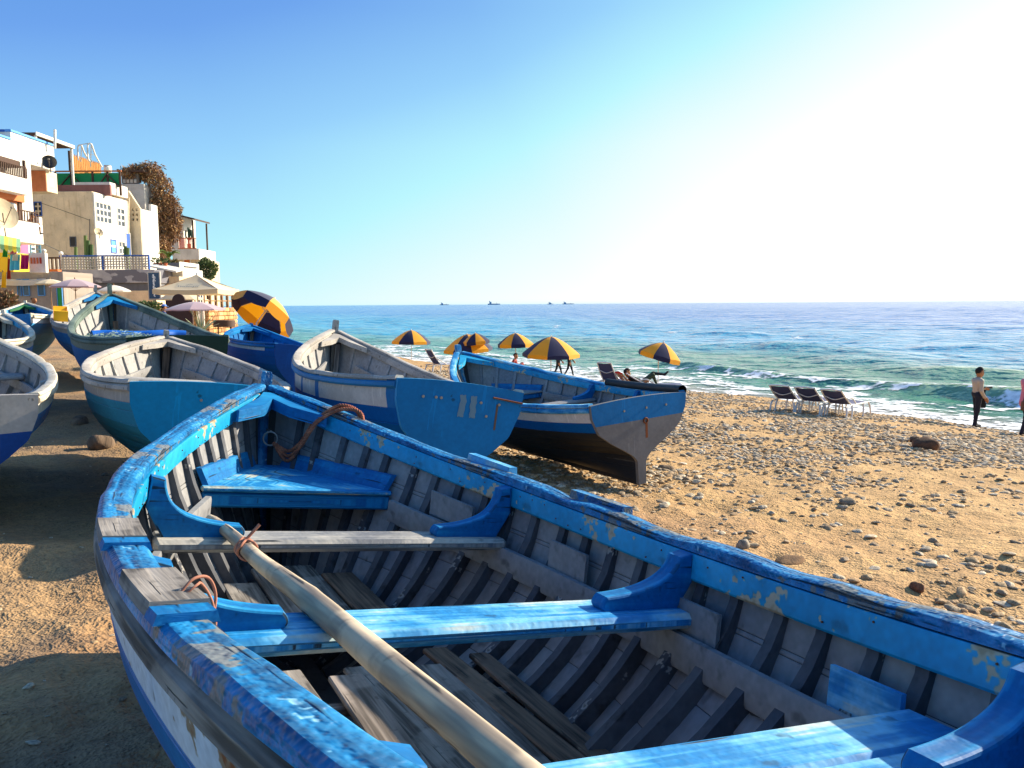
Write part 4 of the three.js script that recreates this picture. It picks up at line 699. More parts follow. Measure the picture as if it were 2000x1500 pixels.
// figures -----------------------------------------------------------------
function figure(bones, size, centre, N) { // bones: [a, b, ra, rb, colour]; returns one continuous coloured surface
  const mc = new MarchingCubes(N, new THREE.MeshStandardMaterial(), false, false, 90000), hs = size / 2;
  mc.isolation = 0; const k = 0.035 * size / 1.9;
  const B = bones.map(([a, b, ra, rb, c]) => ({ a: V(...a), d: V(...b).sub(V(...a)), ra, rb, c: lin(c), l2: Math.max(1e-9, V(...b).distanceToSquared(V(...a))) }));
  const dist = (x, y, z, q) => { const px = x - q.a.x, py = y - q.a.y, pz = z - q.a.z, t = clamp((px * q.d.x + py * q.d.y + pz * q.d.z) / q.l2); return Math.hypot(px - q.d.x * t, py - q.d.y * t, pz - q.d.z * t) - lerp(q.ra, q.rb, t); };
  const acc = new Float32Array(N * N * N), gi = (w, c) => (w - c) / hs * (N / 2) + N / 2;
  for (const q of B) {
    const pad = Math.max(q.ra, q.rb) + 4.5 * k, lo = [0, 1, 2].map(i => { const A = q.a.getComponent(i), E = A + q.d.getComponent(i); return [Math.max(0, Math.floor(gi(Math.min(A, E) - pad, centre[i]))), Math.min(N - 1, Math.ceil(gi(Math.max(A, E) + pad, centre[i])))]; });
    for (let kz = lo[2][0]; kz <= lo[2][1]; kz++) for (let ky = lo[1][0]; ky <= lo[1][1]; ky++) for (let kx = lo[0][0]; kx <= lo[0][1]; kx++) {
      const d = dist(centre[0] + (kx - N / 2) / (N / 2) * hs, centre[1] + (ky - N / 2) / (N / 2) * hs, centre[2] + (kz - N / 2) / (N / 2) * hs, q); if (d < 4.5 * k) acc[kx + ky * N + kz * N * N] += Math.exp(-d / k * 2.2);
    }
  }
  for (let i = 0; i < acc.length; i++) mc.field[i] = acc[i] > 0 ? Math.log(acc[i]) * k / 2.2 : -0.2;
  mc.update();
  const n = mc.count, p = new Float32Array(n * 3), nm = new Float32Array(n * 3), c = new Float32Array(n * 3), uv = new Float32Array(n * 2);
  for (let i = 0; i < n; i++) {
    const x = centre[0] + mc.positionArray[i * 3] * hs, y = centre[1] + mc.positionArray[i * 3 + 1] * hs, z = centre[2] + mc.positionArray[i * 3 + 2] * hs;
    p.set([x, y, z], i * 3); nm.set([mc.normalArray[i * 3], mc.normalArray[i * 3 + 1], mc.normalArray[i * 3 + 2]], i * 3); uv.set([x, y], i * 2);
    let best = 9, bc = null; for (const q of B) { const d = dist(x, y, z, q); if (d < best) { best = d; bc = q.c; } } c.set(bc, i * 3);
  }
  const g = new THREE.BufferGeometry(); g.setAttribute('position', new THREE.BufferAttribute(p, 3)); g.setAttribute('uv', new THREE.BufferAttribute(uv, 2)); g.setAttribute('color', new THREE.BufferAttribute(c, 3));
  const w = mergeVertices(g, 1e-4); w.computeVertexNormals(); return w.toNonIndexed();
}
const bodyMat = new THREE.MeshStandardMaterial({ vertexColors: true, roughness: 0.85, bumpMap: wearBump, bumpScale: 0.01 });
const SKIN = 0xa8754f;
function headBones(x, y, z, dir, hair, skin = SKIN) { // dir: unit forward in xz
  const [fx, fz] = dir; const f = (a, b, s = 0) => [x + fx * a - fz * s, y + b, z + fz * a + fx * s];
  return [[f(0, 0.06), f(0.01, 0.14), 0.088, 0.092, skin], [f(0.045, 0.0), f(0.055, 0.05), 0.05, 0.066, skin], [f(0.1, 0.06), f(0.112, 0.035), 0.012, 0.02, skin], [f(0.085, 0.0), f(0.085, -0.005), 0.026, 0.026, 0x8a5240], [f(0.09, 0.082, 0.033), f(0.09, 0.082, 0.034), 0.018, 0.018, 0x2a1c14], [f(0.09, 0.082, -0.033), f(0.09, 0.082, -0.034), 0.018, 0.018, 0x2a1c14], [f(-0.005, 0.06, 0.088), f(-0.005, 0.085, 0.092), 0.018, 0.02, skin], [f(-0.005, 0.06, -0.088), f(-0.005, 0.085, -0.092), 0.018, 0.02, skin], [f(-0.03, 0.13), f(0.02, 0.17), 0.092, 0.085, hair]];
}
function hand(px, py, pz, d, skin = SKIN) { // palm and five fingers from the wrist along d (unit, any), slightly curled downwards
  const [dx, dy, dz] = d, o = []; const sx = -dz, sz = dx, q = (a, s, u = 0) => [px + dx * a + sx * s, py + dy * a + u, pz + dz * a + sz * s];
  o.push([q(0, 0), q(0.075, 0), 0.026, 0.034, skin]);
  [[-0.03, 0.062], [-0.01, 0.075], [0.011, 0.07], [0.03, 0.055]].forEach(([s, l]) => { o.push([q(0.08, s), q(0.08 + l * 0.55, s * 1.1, -0.012), 0.0105, 0.0095, skin], [q(0.08 + l * 0.55, s * 1.1, -0.012), q(0.08 + l * 0.85, s * 1.1, -0.045), 0.0095, 0.0085, skin]); });
  o.push([q(0.02, -0.03), q(0.065, -0.058, -0.02), 0.014, 0.011, skin]); return o;
}
{ // man at the water's edge, seen from the side, looking towards the sea with a jacket over his arm
  const p = hitGround(1906, 834); const o = thing('person', 'man in cap, pale shirt and dark trousers standing with a jacket over his arm', 'person', null, [p.x, p.y, p.z], 0.1);
  const SH = 0xb7a894, TR = 0x141726, SHO = 0x121214, f = [1, 0];
  const b = [
    [[0, 0.98, 0.06], [0, 1.02, -0.06], 0.125, 0.125, TR], [[0.01, 1.10, 0], [0.0, 1.34, 0], 0.135, 0.155, SH], [[-0.01, 1.40, 0.13], [-0.01, 1.40, -0.13], 0.085, 0.085, SH], [[0, 1.44, 0], [0.03, 1.54, 0], 0.055, 0.052, SKIN],
    [[-0.02, 0.95, 0.09], [-0.05, 0.52, 0.10], 0.095, 0.066, TR], [[-0.05, 0.52, 0.10], [-0.13, 0.09, 0.11], 0.062, 0.05, TR], [[-0.13, 0.05, 0.11], [0.03, 0.03, 0.11], 0.045, 0.038, SHO],
    [[0.02, 0.95, -0.09], [0.05, 0.52, -0.10], 0.095, 0.066, TR], [[0.05, 0.52, -0.10], [0.05, 0.09, -0.11], 0.062, 0.05, TR], [[0.04, 0.05, -0.11], [0.2, 0.03, -0.11], 0.045, 0.038, SHO],
    [[-0.02, 1.39, 0.19], [-0.04, 1.12, 0.22], 0.056, 0.046, SH], [[-0.04, 1.12, 0.22], [0.10, 0.93, 0.20], 0.043, 0.034, SH],
    [[0.0, 1.39, -0.19], [0.06, 1.12, -0.22], 0.056, 0.046, SH], [[0.06, 1.12, -0.22], [0.28, 1.14, -0.12], 0.043, 0.034, SH]];
  b.push(...headBones(0.03, 1.56, 0, f, 0x16120f), ...hand(0.10, 0.93, 0.20, [0.6, -0.8, 0]), ...hand(0.28, 1.14, -0.12, [0.95, 0.2, 0.2]));
  part('body', figure(b, 1.95, [0, 0.9, 0], 120), bodyMat, o);
  const cap = new THREE.SphereGeometry(0.105, 20, 10, 0, 6.283, 0, 1.5); part('cap', xf(cap, { t: [0.035, 1.70, 0], r: [0, 0, 0.08] }), plain(0x0d0d12, 0.8), o);
  part('cap_peak', xf(new THREE.CylinderGeometry(0.085, 0.09, 0.012, 18), { s: [1.2, 1, 0.85], t: [0.125, 1.70, 0], r: [0, 0, -0.12] }), plain(0x0d0d12, 0.8), o);
  const jk = thing('jacket', 'black jacket hanging from the standing man\'s arm', 'jacket', null, [p.x, p.y, p.z], 0.1);
  const S = []; for (let i = 0; i <= 8; i++) { const u = i / 8, w = lerp(0.07, 0.12, u) + 0.025 * Math.sin(i * 2.1), y = 1.19 - u * 0.62; S.push([V(0.24 - w * 0.5 + 0.05 * u, y, -0.20), V(0.25 + 0.03 * Math.sin(i), y + 0.0, -0.25), V(0.26 + w + 0.03 * Math.sin(i * 1.3), y, -0.17), V(0.27 + w * 0.6, y - 0.0, -0.08), V(0.23 - w * 0.3, y, -0.09)]); }
  part('cloth', loft(S, { crease: 1 }), plain(0x0e0f10, 0.9), jk);
  const cam = thing('camera', 'small black camera held by the standing man', 'camera', null, [p.x, p.y, p.z], 0.1); part('camera_body', cbox(0.13, 0.05, 0.08, 0.42, 1.18, -0.1, 0.01), black, cam); part('lens', xf(new THREE.CylinderGeometry(0.025, 0.028, 0.05, 14), { r: [0, 0, Math.PI / 2], t: [0.5, 1.18, -0.1] }), black, cam);
}
{ // woman at the right edge
  const r = ray(2010, 843), p = hitGround(2002, 850); const o = thing('person', 'woman in long pink top and dark trousers walking with a bag', 'person', null, [p.x, p.y, p.z], 0.1);
  const PK = 0xd77a88, TR = 0x1a1d2e;
  const b = [[[0, 0.82, 0], [0, 1.0, 0], 0.17, 0.14, PK], [[0, 1.05, 0], [0, 1.28, 0], 0.125, 0.135, PK], [[0, 1.35, 0.11], [0, 1.35, -0.11], 0.075, 0.075, PK], [[0, 1.38, 0], [0.02, 1.48, 0], 0.048, 0.045, SKIN],
    [[0, 0.8, 0.08], [-0.06, 0.46, 0.08], 0.085, 0.058, TR], [[-0.06, 0.46, 0.08], [-0.16, 0.08, 0.08], 0.055, 0.042, TR], [[-0.17, 0.05, 0.08], [-0.03, 0.03, 0.08], 0.04, 0.033, 0x2a2220], [[0, 0.8, -0.08], [0.08, 0.46, -0.08], 0.085, 0.058, TR], [[0.08, 0.46, -0.08], [0.08, 0.08, -0.08], 0.055, 0.042, TR], [[0.08, 0.05, -0.08], [0.22, 0.03, -0.08], 0.04, 0.033, 0x2a2220],
    [[0, 1.34, 0.17], [-0.08, 1.08, 0.2], 0.052, 0.043, PK], [[-0.08, 1.08, 0.2], [0.02, 0.88, 0.19], 0.042, 0.032, PK], [[0, 1.34, -0.17], [0.06, 1.08, -0.2], 0.052, 0.043, PK], [[0.06, 1.08, -0.2], [0.2, 0.95, -0.17], 0.042, 0.032, PK]];
  b.push(...headBones(0.02, 1.5, 0, [1, 0], 0x1a120e), ...hand(0.02, 0.88, 0.19, [0.3, -0.95, 0]), ...hand(0.2, 0.95, -0.17, [0.8, -0.5, 0]));
  part('body', figure(b, 1.85, [0, 0.85, 0], 96), bodyMat, o);
  const bag = thing('shoulder_bag', 'brown leather shoulder bag on the pink topped woman\'s back', 'bag', null, [p.x, p.y, p.z], 0.1);
  part('bag_body', loft([[-0.30, 0.74, 0.03], [-0.27, 0.72, 0.06], [-0.14, 0.85, 0.07], [-0.1, 1.0, 0.03]].map(([x, y, w]) => [V(x, y - 0.06, 0.2 - w), V(x + 0.02, y + 0.14, 0.2 - w), V(x + 0.02, y + 0.14, 0.2 + w), V(x, y - 0.06, 0.2 + w)]), { crease: 0.8 }), plain(0x6b4630, 0.7), bag); part('strap', tube([V(-0.24, 0.92, 0.2), V(-0.05, 1.36, 0.15), V(0.1, 1.2, 0.1)], 0.012, 16, 6), plain(0x5a3a28, 0.7), bag);
}
function walker(p, turn, leg, top, label, group) {
  const o = thing('person', label, 'person', group, [p.x, p.y, p.z], turn);
  const b = [[[0, 0.9, 0.06], [0, 0.95, -0.06], 0.115, 0.115, leg], [[0.01, 1.05, 0], [0.02, 1.3, 0], 0.125, 0.14, top], [[0.02, 1.36, 0.12], [0.02, 1.36, -0.12], 0.075, 0.075, top], [[0.02, 1.4, 0], [0.04, 1.5, 0], 0.05, 0.048, SKIN],
    [[0, 0.88, 0.08], [0.13, 0.5, 0.09], 0.088, 0.06, leg], [[0.13, 0.5, 0.09], [0.22, 0.1, 0.09], 0.056, 0.042, leg], [[0.22, 0.06, 0.09], [0.36, 0.05, 0.09], 0.04, 0.034, 0x17130f], [[0, 0.88, -0.08], [-0.08, 0.48, -0.09], 0.088, 0.06, leg], [[-0.08, 0.48, -0.09], [-0.28, 0.12, -0.09], 0.056, 0.042, leg], [[-0.29, 0.08, -0.09], [-0.17, 0.03, -0.09], 0.04, 0.034, 0x17130f],
    [[0.02, 1.35, 0.18], [-0.08, 1.1, 0.21], 0.052, 0.043, top], [[-0.08, 1.1, 0.21], [0.02, 0.87, 0.21], 0.042, 0.033, top], [[0.02, 1.35, -0.18], [0.1, 1.1, -0.21], 0.052, 0.043, top], [[0.1, 1.1, -0.21], [0.25, 0.92, -0.2], 0.042, 0.033, top]];
  b.push(...headBones(0.04, 1.52, 0, [1, 0], 0x14100d), ...hand(0.02, 0.87, 0.21, [0.2, -0.97, 0]), ...hand(0.25, 0.92, -0.2, [0.7, -0.7, 0]));
  part('body', figure(b, 1.9, [0, 0.86, 0], 84), bodyMat, o); return o;
}
{ const a = hitGround(1094, 737), b = hitGround(1116, 738); const up = 1.0;
  const uq = topAt(1076, 678, 2.15), P = at(1090, 736, uq.d + 2.2), Q = at(1112, 737, uq.d + 2.4); for (const q of [P, Q]) q.y = Math.max(ground(q.x, q.z), SEA - 0.05);
  walker(P, 0.1, 0x14151c, 0x1a1a22, 'dark clothed walker nearer the wide umbrella pole, body behind its canopy', null); walker(Q, 0.0, 0x121218, 0x16161c, 'dark clothed walker at the far rim of the wide umbrella', null); }
function sitter(p, turn, top, leg, label, extra = 0) { // sitting on the ground or a seat with knees up
  const o = thing('person', label, 'person', null, [p.x, p.y, p.z], turn), s = extra;
  const b = [[[0, 0.13 + s, 0.07], [0, 0.13 + s, -0.07], 0.125, 0.125, leg], [[0, 0.25 + s, 0], [0.06, 0.52 + s, 0], 0.125, 0.135, top], [[0.07, 0.58 + s, 0.12], [0.07, 0.58 + s, -0.12], 0.075, 0.075, top], [[0.08, 0.62 + s, 0], [0.11, 0.7 + s, 0], 0.05, 0.048, SKIN],
    [[0.04, 0.13 + s, 0.1], [0.44, (s ? 0.15 : 0.4) + s, 0.12], 0.085, 0.062, leg], [[0.44, (s ? 0.15 : 0.4) + s, 0.12], [s ? 0.46 : 0.6, 0.06, 0.12], 0.058, 0.042, leg], [[s ? 0.46 : 0.6, 0.04, 0.12], [s ? 0.6 : 0.74, 0.03, 0.12], 0.04, 0.034, 0x17130f], [[0.04, 0.13 + s, -0.1], [0.44, (s ? 0.15 : 0.42) + s, -0.12], 0.085, 0.062, leg], [[0.44, (s ? 0.15 : 0.42) + s, -0.12], [s ? 0.48 : 0.58, 0.06, -0.12], 0.058, 0.042, leg], [[s ? 0.48 : 0.58, 0.04, -0.12], [s ? 0.62 : 0.72, 0.03, -0.12], 0.04, 0.034, 0x17130f],
    [[0.07, 0.57 + s, 0.18], [0.12, 0.33 + s, 0.22], 0.052, 0.043, top], [[0.12, 0.33 + s, 0.22], [0.36, 0.36 + s, 0.14], 0.042, 0.033, top], [[0.07, 0.57 + s, -0.18], [0.14, 0.33 + s, -0.22], 0.052, 0.043, top], [[0.14, 0.33 + s, -0.22], [0.36, 0.38 + s, -0.14], 0.042, 0.033, top]];
  b.push(...headBones(0.11, 0.72 + s, 0, [1, 0], 0x14100d), ...hand(0.36, 0.36 + s, 0.14, [0.9, 0.1, -0.3]), ...hand(0.36, 0.38 + s, -0.14, [0.9, 0.1, 0.3]));
  part('body', figure(b, 1.5, [0.2, 0.6, 0], 76), bodyMat, o); return o;
}
{ const p = at(1003, 713, 42); p.y = ground(p.x, p.z); sitter(p, -0.3, 0xa04038, 0xb0564a, 'person in red sitting on the sand under an umbrella'); }
{ // striped towel chair and the sunbather beside it
  const p = hitGround(1225, 768), o = thing('draped_chair', 'low beach chair covered by a red, white and green striped towel', 'chair', null, [p.x, p.y, p.z], 0.3);
  const tx = dtex((i, j) => { const k = Math.floor(i / TS * 24) % 6; return [[0.75, 0.13, 0.08], [0.9, 0.82, 0.7], [0.1, 0.2, 0.13], [0.85, 0.35, 0.1], [0.85, 0.8, 0.7], [0.35, 0.08, 0.1]][k]; }, true, 1);
  const S = []; for (let i = 0; i <= 8; i++) { const u = i / 8, x = lerp(-0.35, 0.3, u), y = lerp(0.75, 0.22, Math.pow(u, 0.8)); S.push([V(x, y, -0.33), V(x + 0.02, y + 0.03, 0), V(x, y, 0.33), V(x + 0.02, y - 0.05, 0.3), V(x + 0.02, y - 0.05, -0.3)]); }
  const g = loft(S, { crease: 1 }); { const uv = g.attributes.uv; for (let i = 0; i < uv.count; i++) uv.setXY(i, uv.getY(i) * 0.8, uv.getX(i)); } part('towel', g, new THREE.MeshStandardMaterial({ map: tx, roughness: 0.95 }), o);
  for (const s of [-1, 1]) { part('leg', bar(V(-0.3, 0.6, s * 0.28), V(0.15, -0.02, s * 0.28), 0.03), M.whitePlastic, o); part('leg', bar(V(0.28, 0.2, s * 0.28), V(-0.2, -0.02, s * 0.28), 0.03), M.whitePlastic, o); }
  const q = hitGround(1262, 770); const per = thing('person', 'sunbather in dark clothes lying back with one leg crossed over', 'person', null, [q.x, q.y, q.z], 0.0), D = 0x191a1c, G = 0x3a4028;
  const b = [[[-0.5, 0.5, 0], [-0.2, 0.38, 0], 0.13, 0.13, D], [[-0.55, 0.56, 0.12], [-0.55, 0.56, -0.12], 0.07, 0.07, D], [[-0.2, 0.37, 0.07], [-0.2, 0.37, -0.07], 0.12, 0.12, D], [[-0.6, 0.6, 0], [-0.66, 0.64, 0], 0.05, 0.05, SKIN],
    [[-0.15, 0.38, 0.1], [0.22, 0.66, 0.08], 0.085, 0.062, G], [[0.22, 0.66, 0.08], [0.36, 0.3, 0.1], 0.058, 0.042, G], [[0.36, 0.27, 0.1], [0.46, 0.24, 0.1], 0.04, 0.034, D], [[-0.15, 0.38, -0.1], [0.24, 0.72, -0.02], 0.085, 0.062, G], [[0.24, 0.72, -0.02], [0.62, 0.68, 0.06], 0.056, 0.042, D], [[0.64, 0.68, 0.06], [0.74, 0.78, 0.06], 0.04, 0.034, D],
    [[-0.52, 0.55, 0.19], [-0.3, 0.36, 0.24], 0.05, 0.042, D], [[-0.3, 0.36, 0.24], [-0.08, 0.45, 0.18], 0.04, 0.032, SKIN], [[-0.52, 0.55, -0.19], [-0.3, 0.36, -0.24], 0.05, 0.042, D], [[-0.3, 0.36, -0.24], [-0.08, 0.45, -0.18], 0.04, 0.032, SKIN]];
  b.push(...headBones(-0.68, 0.66, 0, [0.9, 0.1], 0x14100d), ...hand(-0.08, 0.45, 0.18, [0.9, 0.2, 0]), ...hand(-0.08, 0.45, -0.18, [0.9, 0.2, 0]));
  part('body', figure(b, 1.75, [0, 0.5, 0], 84), bodyMat, per);
  lounger(V(q.x, q.y - 0.02, q.z), 0, 'white lounger under the dark clothed sunbather', 0.5);
}
// ships on the horizon
for (const [px, len, h, label] of [[868, 80, 11, 'faint cargo ship furthest along the horizon from the boats\' bows'], [965, 105, 17, 'long grey cargo ship with a raised stern house on the horizon'], [1075, 50, 10, 'small tanker on the horizon close by a longer one'], [1110, 100, 11, 'low grey tanker on the horizon over the wide umbrella']]) {
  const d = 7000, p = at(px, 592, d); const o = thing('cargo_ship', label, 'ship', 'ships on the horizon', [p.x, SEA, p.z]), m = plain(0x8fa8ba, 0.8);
  part('hull', loft([[-len / 2, 0.75], [-len / 2 + 8, 1], [len / 2 - 16, 1], [len / 2, 0.15]].map(([x, w]) => [V(x, 0, -14 * w), V(x, h * 0.55, -15 * w), V(x, h * 0.55, 15 * w), V(x, 0, 14 * w)]), { crease: 0.4 }), m, o);
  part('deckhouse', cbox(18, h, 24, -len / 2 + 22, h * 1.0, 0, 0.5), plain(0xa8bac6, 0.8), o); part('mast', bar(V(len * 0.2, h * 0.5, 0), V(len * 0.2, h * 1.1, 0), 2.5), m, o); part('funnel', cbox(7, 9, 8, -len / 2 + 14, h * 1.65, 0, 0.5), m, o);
}
// stones: shingle too many to count, and the bigger ones one by one
{
  const R = RNG(99);
  const rock = (det, seed, flat) => { const g = mergeVertices(new THREE.IcosahedronGeometry(1, det).deleteAttribute('uv').deleteAttribute('normal')), p = g.attributes.position; for (let i = 0; i < p.count; i++) { const v = V(p.getX(i), p.getY(i), p.getZ(i)); const k = 1 + 0.5 * (fbm(v.x * 1.1 + seed, v.y * 1.1 + v.z * 0.9, seed, 2) - 0.5) + 0.25 * (fbm(v.z * 2.4 + seed, v.x * 2.2 - v.y, seed + 3, 2) - 0.5); v.multiplyScalar(k); for (const [nx, ny, nz, d] of [[0.6, 0.5, 0.6, 0.78], [-0.7, 0.3, 0.6, 0.8], [0.1, 0.9, -0.4, 0.72], [-0.3, 0.4, -0.85, 0.8]]) { const l = Math.hypot(nx, ny, nz), q = (v.x * nx + v.y * ny + v.z * nz) / l - d; if (q > 0) v.addScaledVector(V(nx / l, ny / l, nz / l), -q * 0.85); } p.setXYZ(i, v.x, v.y * flat, v.z); } g.computeVertexNormals(); const uv = new Float32Array(p.count * 2); for (let i = 0; i < p.count; i++) { uv[i * 2] = p.getX(i); uv[i * 2 + 1] = p.getZ(i) + p.getY(i); } g.setAttribute('uv', new THREE.BufferAttribute(uv, 2)); return g; };
  const stoneM = new THREE.MeshStandardMaterial({ color: 0xffffff, map: dtex((i, j) => { const v = 0.72 + 0.35 * smp(FA, i, j) - 0.2 * sstep(0.6, 0.8, smp(FC, i, j)); return [v, v * 0.985, v * 0.96]; }, true, 0.4), bumpMap: wearBump, bumpScale: 0.01, roughness: 0.9 });
  const boatsAt = [[0, -3, 2.6], [-0.6, -7.3, 0.9], [1.2, -10.6, 0.9]];
  const spots = [];
  const tones = [[0.55, 0.42, 0.27], [0.66, 0.54, 0.38], [0.40, 0.29, 0.18], [0.74, 0.63, 0.47], [0.55, 0.36, 0.19], [0.6, 0.42, 0.23]];
  const dens = (x, z) => { const s = shoreS(x, z); if (s < 0.8 || s > 24.5) return 0; const n = fbm(x * 0.28, z * 0.28, 71, 3), n2 = fbm(x * 0.9, z * 0.9, 72, 2); let d = sstep(0.38, 0.62, n * 0.65 + n2 * 0.35); d *= 0.25 + 0.75 * sstep(24.5, 19, s); d *= 0.12 + 0.88 * sstep(2.5, 6, s); return d; };
  const N0 = 66000; let tries = 0;
  while (spots.length < N0 && tries++ < 900000) {
    const a = (-8 + 60 * R()) * Math.PI / 180, r = 3 + Math.pow(R(), 0.75) * 40, x = Math.sin(a) * r, z = -Math.cos(a) * r;
    if (R() > 0.045 + dens(x, z)) continue; const s = shoreS(x, z); if (s < 0.6 || s > 26) continue;
    const big = Math.pow(R(), 3.2); spots.push([x, z, lerp(0.009, 0.055, big) * (r > 16 ? 1.25 : 1), R()]);
  }
  const inst = (name, list, geo) => { const m = new THREE.InstancedMesh(geo, stoneM, list.length); m.name = name; const q = new THREE.Object3D(), c = new THREE.Color(); list.forEach(([x, z, r, k], i) => { q.position.set(x, ground(x, z) + r * 0.12, z); q.rotation.set((R() - 0.5) * 0.5, R() * 6.28, (R() - 0.5) * 0.5); q.scale.set(r * (0.8 + R() * 0.7), r * (0.55 + R() * 0.5), r * (0.7 + R() * 0.5)); q.updateMatrix(); m.setMatrixAt(i, q.matrix); const t = tones[Math.floor(R() * tones.length)], v = 0.75 + R() * 0.45; c.setRGB(t[0] * v, t[1] * v, t[2] * v); m.setColorAt(i, c); }); m.castShadow = m.receiveShadow = true; m.userData = { kind: 'stuff', label: 'scattered beach shingle over the sand', category: 'pebbles' }; scene.add(m); };
  inst('beach_shingle', spots, rock(2, 3, 0.62));
  // loose litter of small stones on the earth by the boats
  const few = []; while (few.length < 1500) { const a = (-50 + 46 * R()) * Math.PI / 180, r = 3 + R() * 16, x = Math.sin(a) * r, z = -Math.cos(a) * r; few.push([x, z, 0.006 + 0.022 * Math.pow(R(), 4), R()]); }
  inst('earth_pebbles', few, rock(1, 8, 0.6));
  const rockM = c => new THREE.MeshStandardMaterial({ color: c, map: stoneM.map, bumpMap: wearBump, bumpScale: 0.02, roughness: 0.95 });
  for (const [px, py, w, col, label, flat] of [[1806, 880, 44, 0x6a4a34, 'big brown boulder half sunk in the sand by the standing man', 0.75], [1787, 868, 20, 0x7a5a40, 'smaller brown boulder leaning on the big one', 0.8], [1543, 1088, 62, 0x80603f, 'long flat brown rock among the shingle beside the big boat', 0.3], [1790, 1142, 24, 0x8a5f48, 'small squared brick like stone on the sand', 0.9], [1452, 1062, 30, 0xa89e90, 'pale pointed stone standing up in the shingle', 0.9], [155, 826, 30, 0x8a7460, 'rounded stone on the earth left of the teal boat', 0.8], [195, 870, 46, 0x7d6a58, 'large stone wedged under the teal boat', 0.85], [205, 928, 12, 0xa8a29a, 'small pale stone on the shaded earth', 0.7], [1140, 912, 34, 0x8f8a84, 'grey stone under the black tubed boat', 0.6], [1300, 912, 34, 0x9a8064, 'flat tan stone beside the black tubed boat', 0.45], [1880, 1205, 36, 0xb09878, 'flat pale stone sunk in the sand', 0.25], [1655, 985, 30, 0x9a8a74, 'broad grey stone in the middle of the shingle', 0.5], [700, 1000, 1, 0, null, 0]]) {
    if (!label) continue; const p = hitGround(px, py), r = w / 2 * p.distanceTo(V(0, EYE, 0)) / 1600, g = rock(3, px % 17, flat); g.scale(r, r, r * 0.8); g.rotateY(px); g.translate(p.x, p.y + r * flat * 0.35, p.z); solo('beach_stone', g, rockM(col), label, 'stone', 'larger stones on the beach'); }
}
// ---------------------------------------------------------------- the houses above the beach
const T = {
  white: plaster(0xe2dccf, 1, 0.18), cream: plaster(0xd8c6a4, 2, 0.3), beige: plaster(0xe8cfa8, 3, 0.4), terra: plaster(0xb8714c, 4, 0.35), mauve: plaster(0x8d5f58, 5, 0.4), grey: plaster(0xbdb8b0, 6, 0.35), slate: plaster(0x686a70, 7, 0.3), stone: plaster(0xc49a66, 8, 0.6, 0.8),
  blue: plain(0x2458a8, 0.6), blueTrim: plain(0x5a9ad6, 0.7), brown: plain(0x4b3426, 0.8), dark: plain(0x1c1c20, 0.4), green: plain(0x0f8a4c, 0.8), orange: plain(0xc4713c, 0.8), metal: plain(0x6a625a, 0.6), glass: new THREE.MeshPhysicalMaterial({ color: 0x3a4650, roughness: 0.12, metalness: 0.0 }), ylw: plain(0xf2c21c, 0.7), grn: plain(0x2f9a4a, 0.8), red: plain(0xb03a22, 0.8), mag: plain(0xb01464, 0.9), cyan: plain(0x5ab8d0, 0.9), pink: plain(0xd46a94, 0.9), pot: plain(0xb8623c, 0.85)
};
const box = (x0, x1, y0, y1, z0, z1, b = 0.02) => cbox(Math.abs(x1 - x0), Math.abs(y1 - y0), Math.abs(z1 - z0), (x0 + x1) / 2, (y0 + y1) / 2, (z0 + z1) / 2, b);
const zx = (px, X) => atX(px, 500, X).z;            // depth of a column on a wall facing the sea
const yx = (px, py, X) => atX(px, py, X).y;
const xz = (px, d) => at(px, 500, d).x, yz = (px, py, d) => at(px, py, d).y;
const GB = 0.3;                                     // walls start below the ground
// window or door on a sea-facing wall (plane x = X) or on a front wall (plane z = -d): frame, panes between glazing bars
function winX(o, X, pa, pb, ya, yb, nx, ny, frameM, paneM, name = 'window') { const z0 = zx(pa, X), z1 = zx(pb, X), y1 = yx((pa + pb) / 2, ya, X), y0 = yx((pa + pb) / 2, yb, X), f = part(name, merge([box(X - 0.1, X + 0.05, y0, y0 + 0.07, z0, z1), box(X - 0.1, X + 0.05, y1 - 0.07, y1, z0, z1), box(X - 0.1, X + 0.048, y0 + 0.07, y1 - 0.07, z0, z0 - 0.07), box(X - 0.1, X + 0.048, y0 + 0.07, y1 - 0.07, z1 + 0.07, z1)]), frameM, o);
  for (let i = 0; i < nx; i++) for (let j = 0; j < ny; j++) { const w = (z1 - z0) / nx, h = (y1 - y0) / ny; part('pane', box(X - 0.02, X + 0.012, y0 + h * j + 0.09, y0 + h * (j + 1) - 0.05, z0 + w * i + Math.sign(w) * 0.09, z0 + w * (i + 1) - Math.sign(w) * 0.05, 0.004), paneM, f); } return f; }
function winZ(o, d, pa, pb, ya, yb, nx, ny, frameM, paneM, name = 'window') { const x0 = xz(pa, d), x1 = xz(pb, d), pm = (pa + pb) / 2, y1 = yz(pm, ya, d), y0 = yz(pm, yb, d), z = -d, t = Math.min(0.07, (x1 - x0) * 0.12), f = part(name, merge([box(x0, x1, y0, y0 + t, z - 0.05, z + 0.06), box(x0, x1, y1 - t, y1, z - 0.05, z + 0.06), box(x0, x0 + t, y0 + t, y1 - t, z - 0.05, z + 0.057), box(x1 - t, x1, y0 + t, y1 - t, z - 0.05, z + 0.057)]), frameM, o);
  for (let i = 0; i < nx; i++) for (let j = 0; j < ny; j++) { const w = (x1 - x0) / nx, h = (y1 - y0) / ny; part('pane', box(x0 + w * i + t, x0 + w * (i + 1) - t * 0.6, y0 + h * j + t, y0 + h * (j + 1) - t * 0.6, z - 0.02, z + 0.02, 0.004), paneM, f); } return f; }
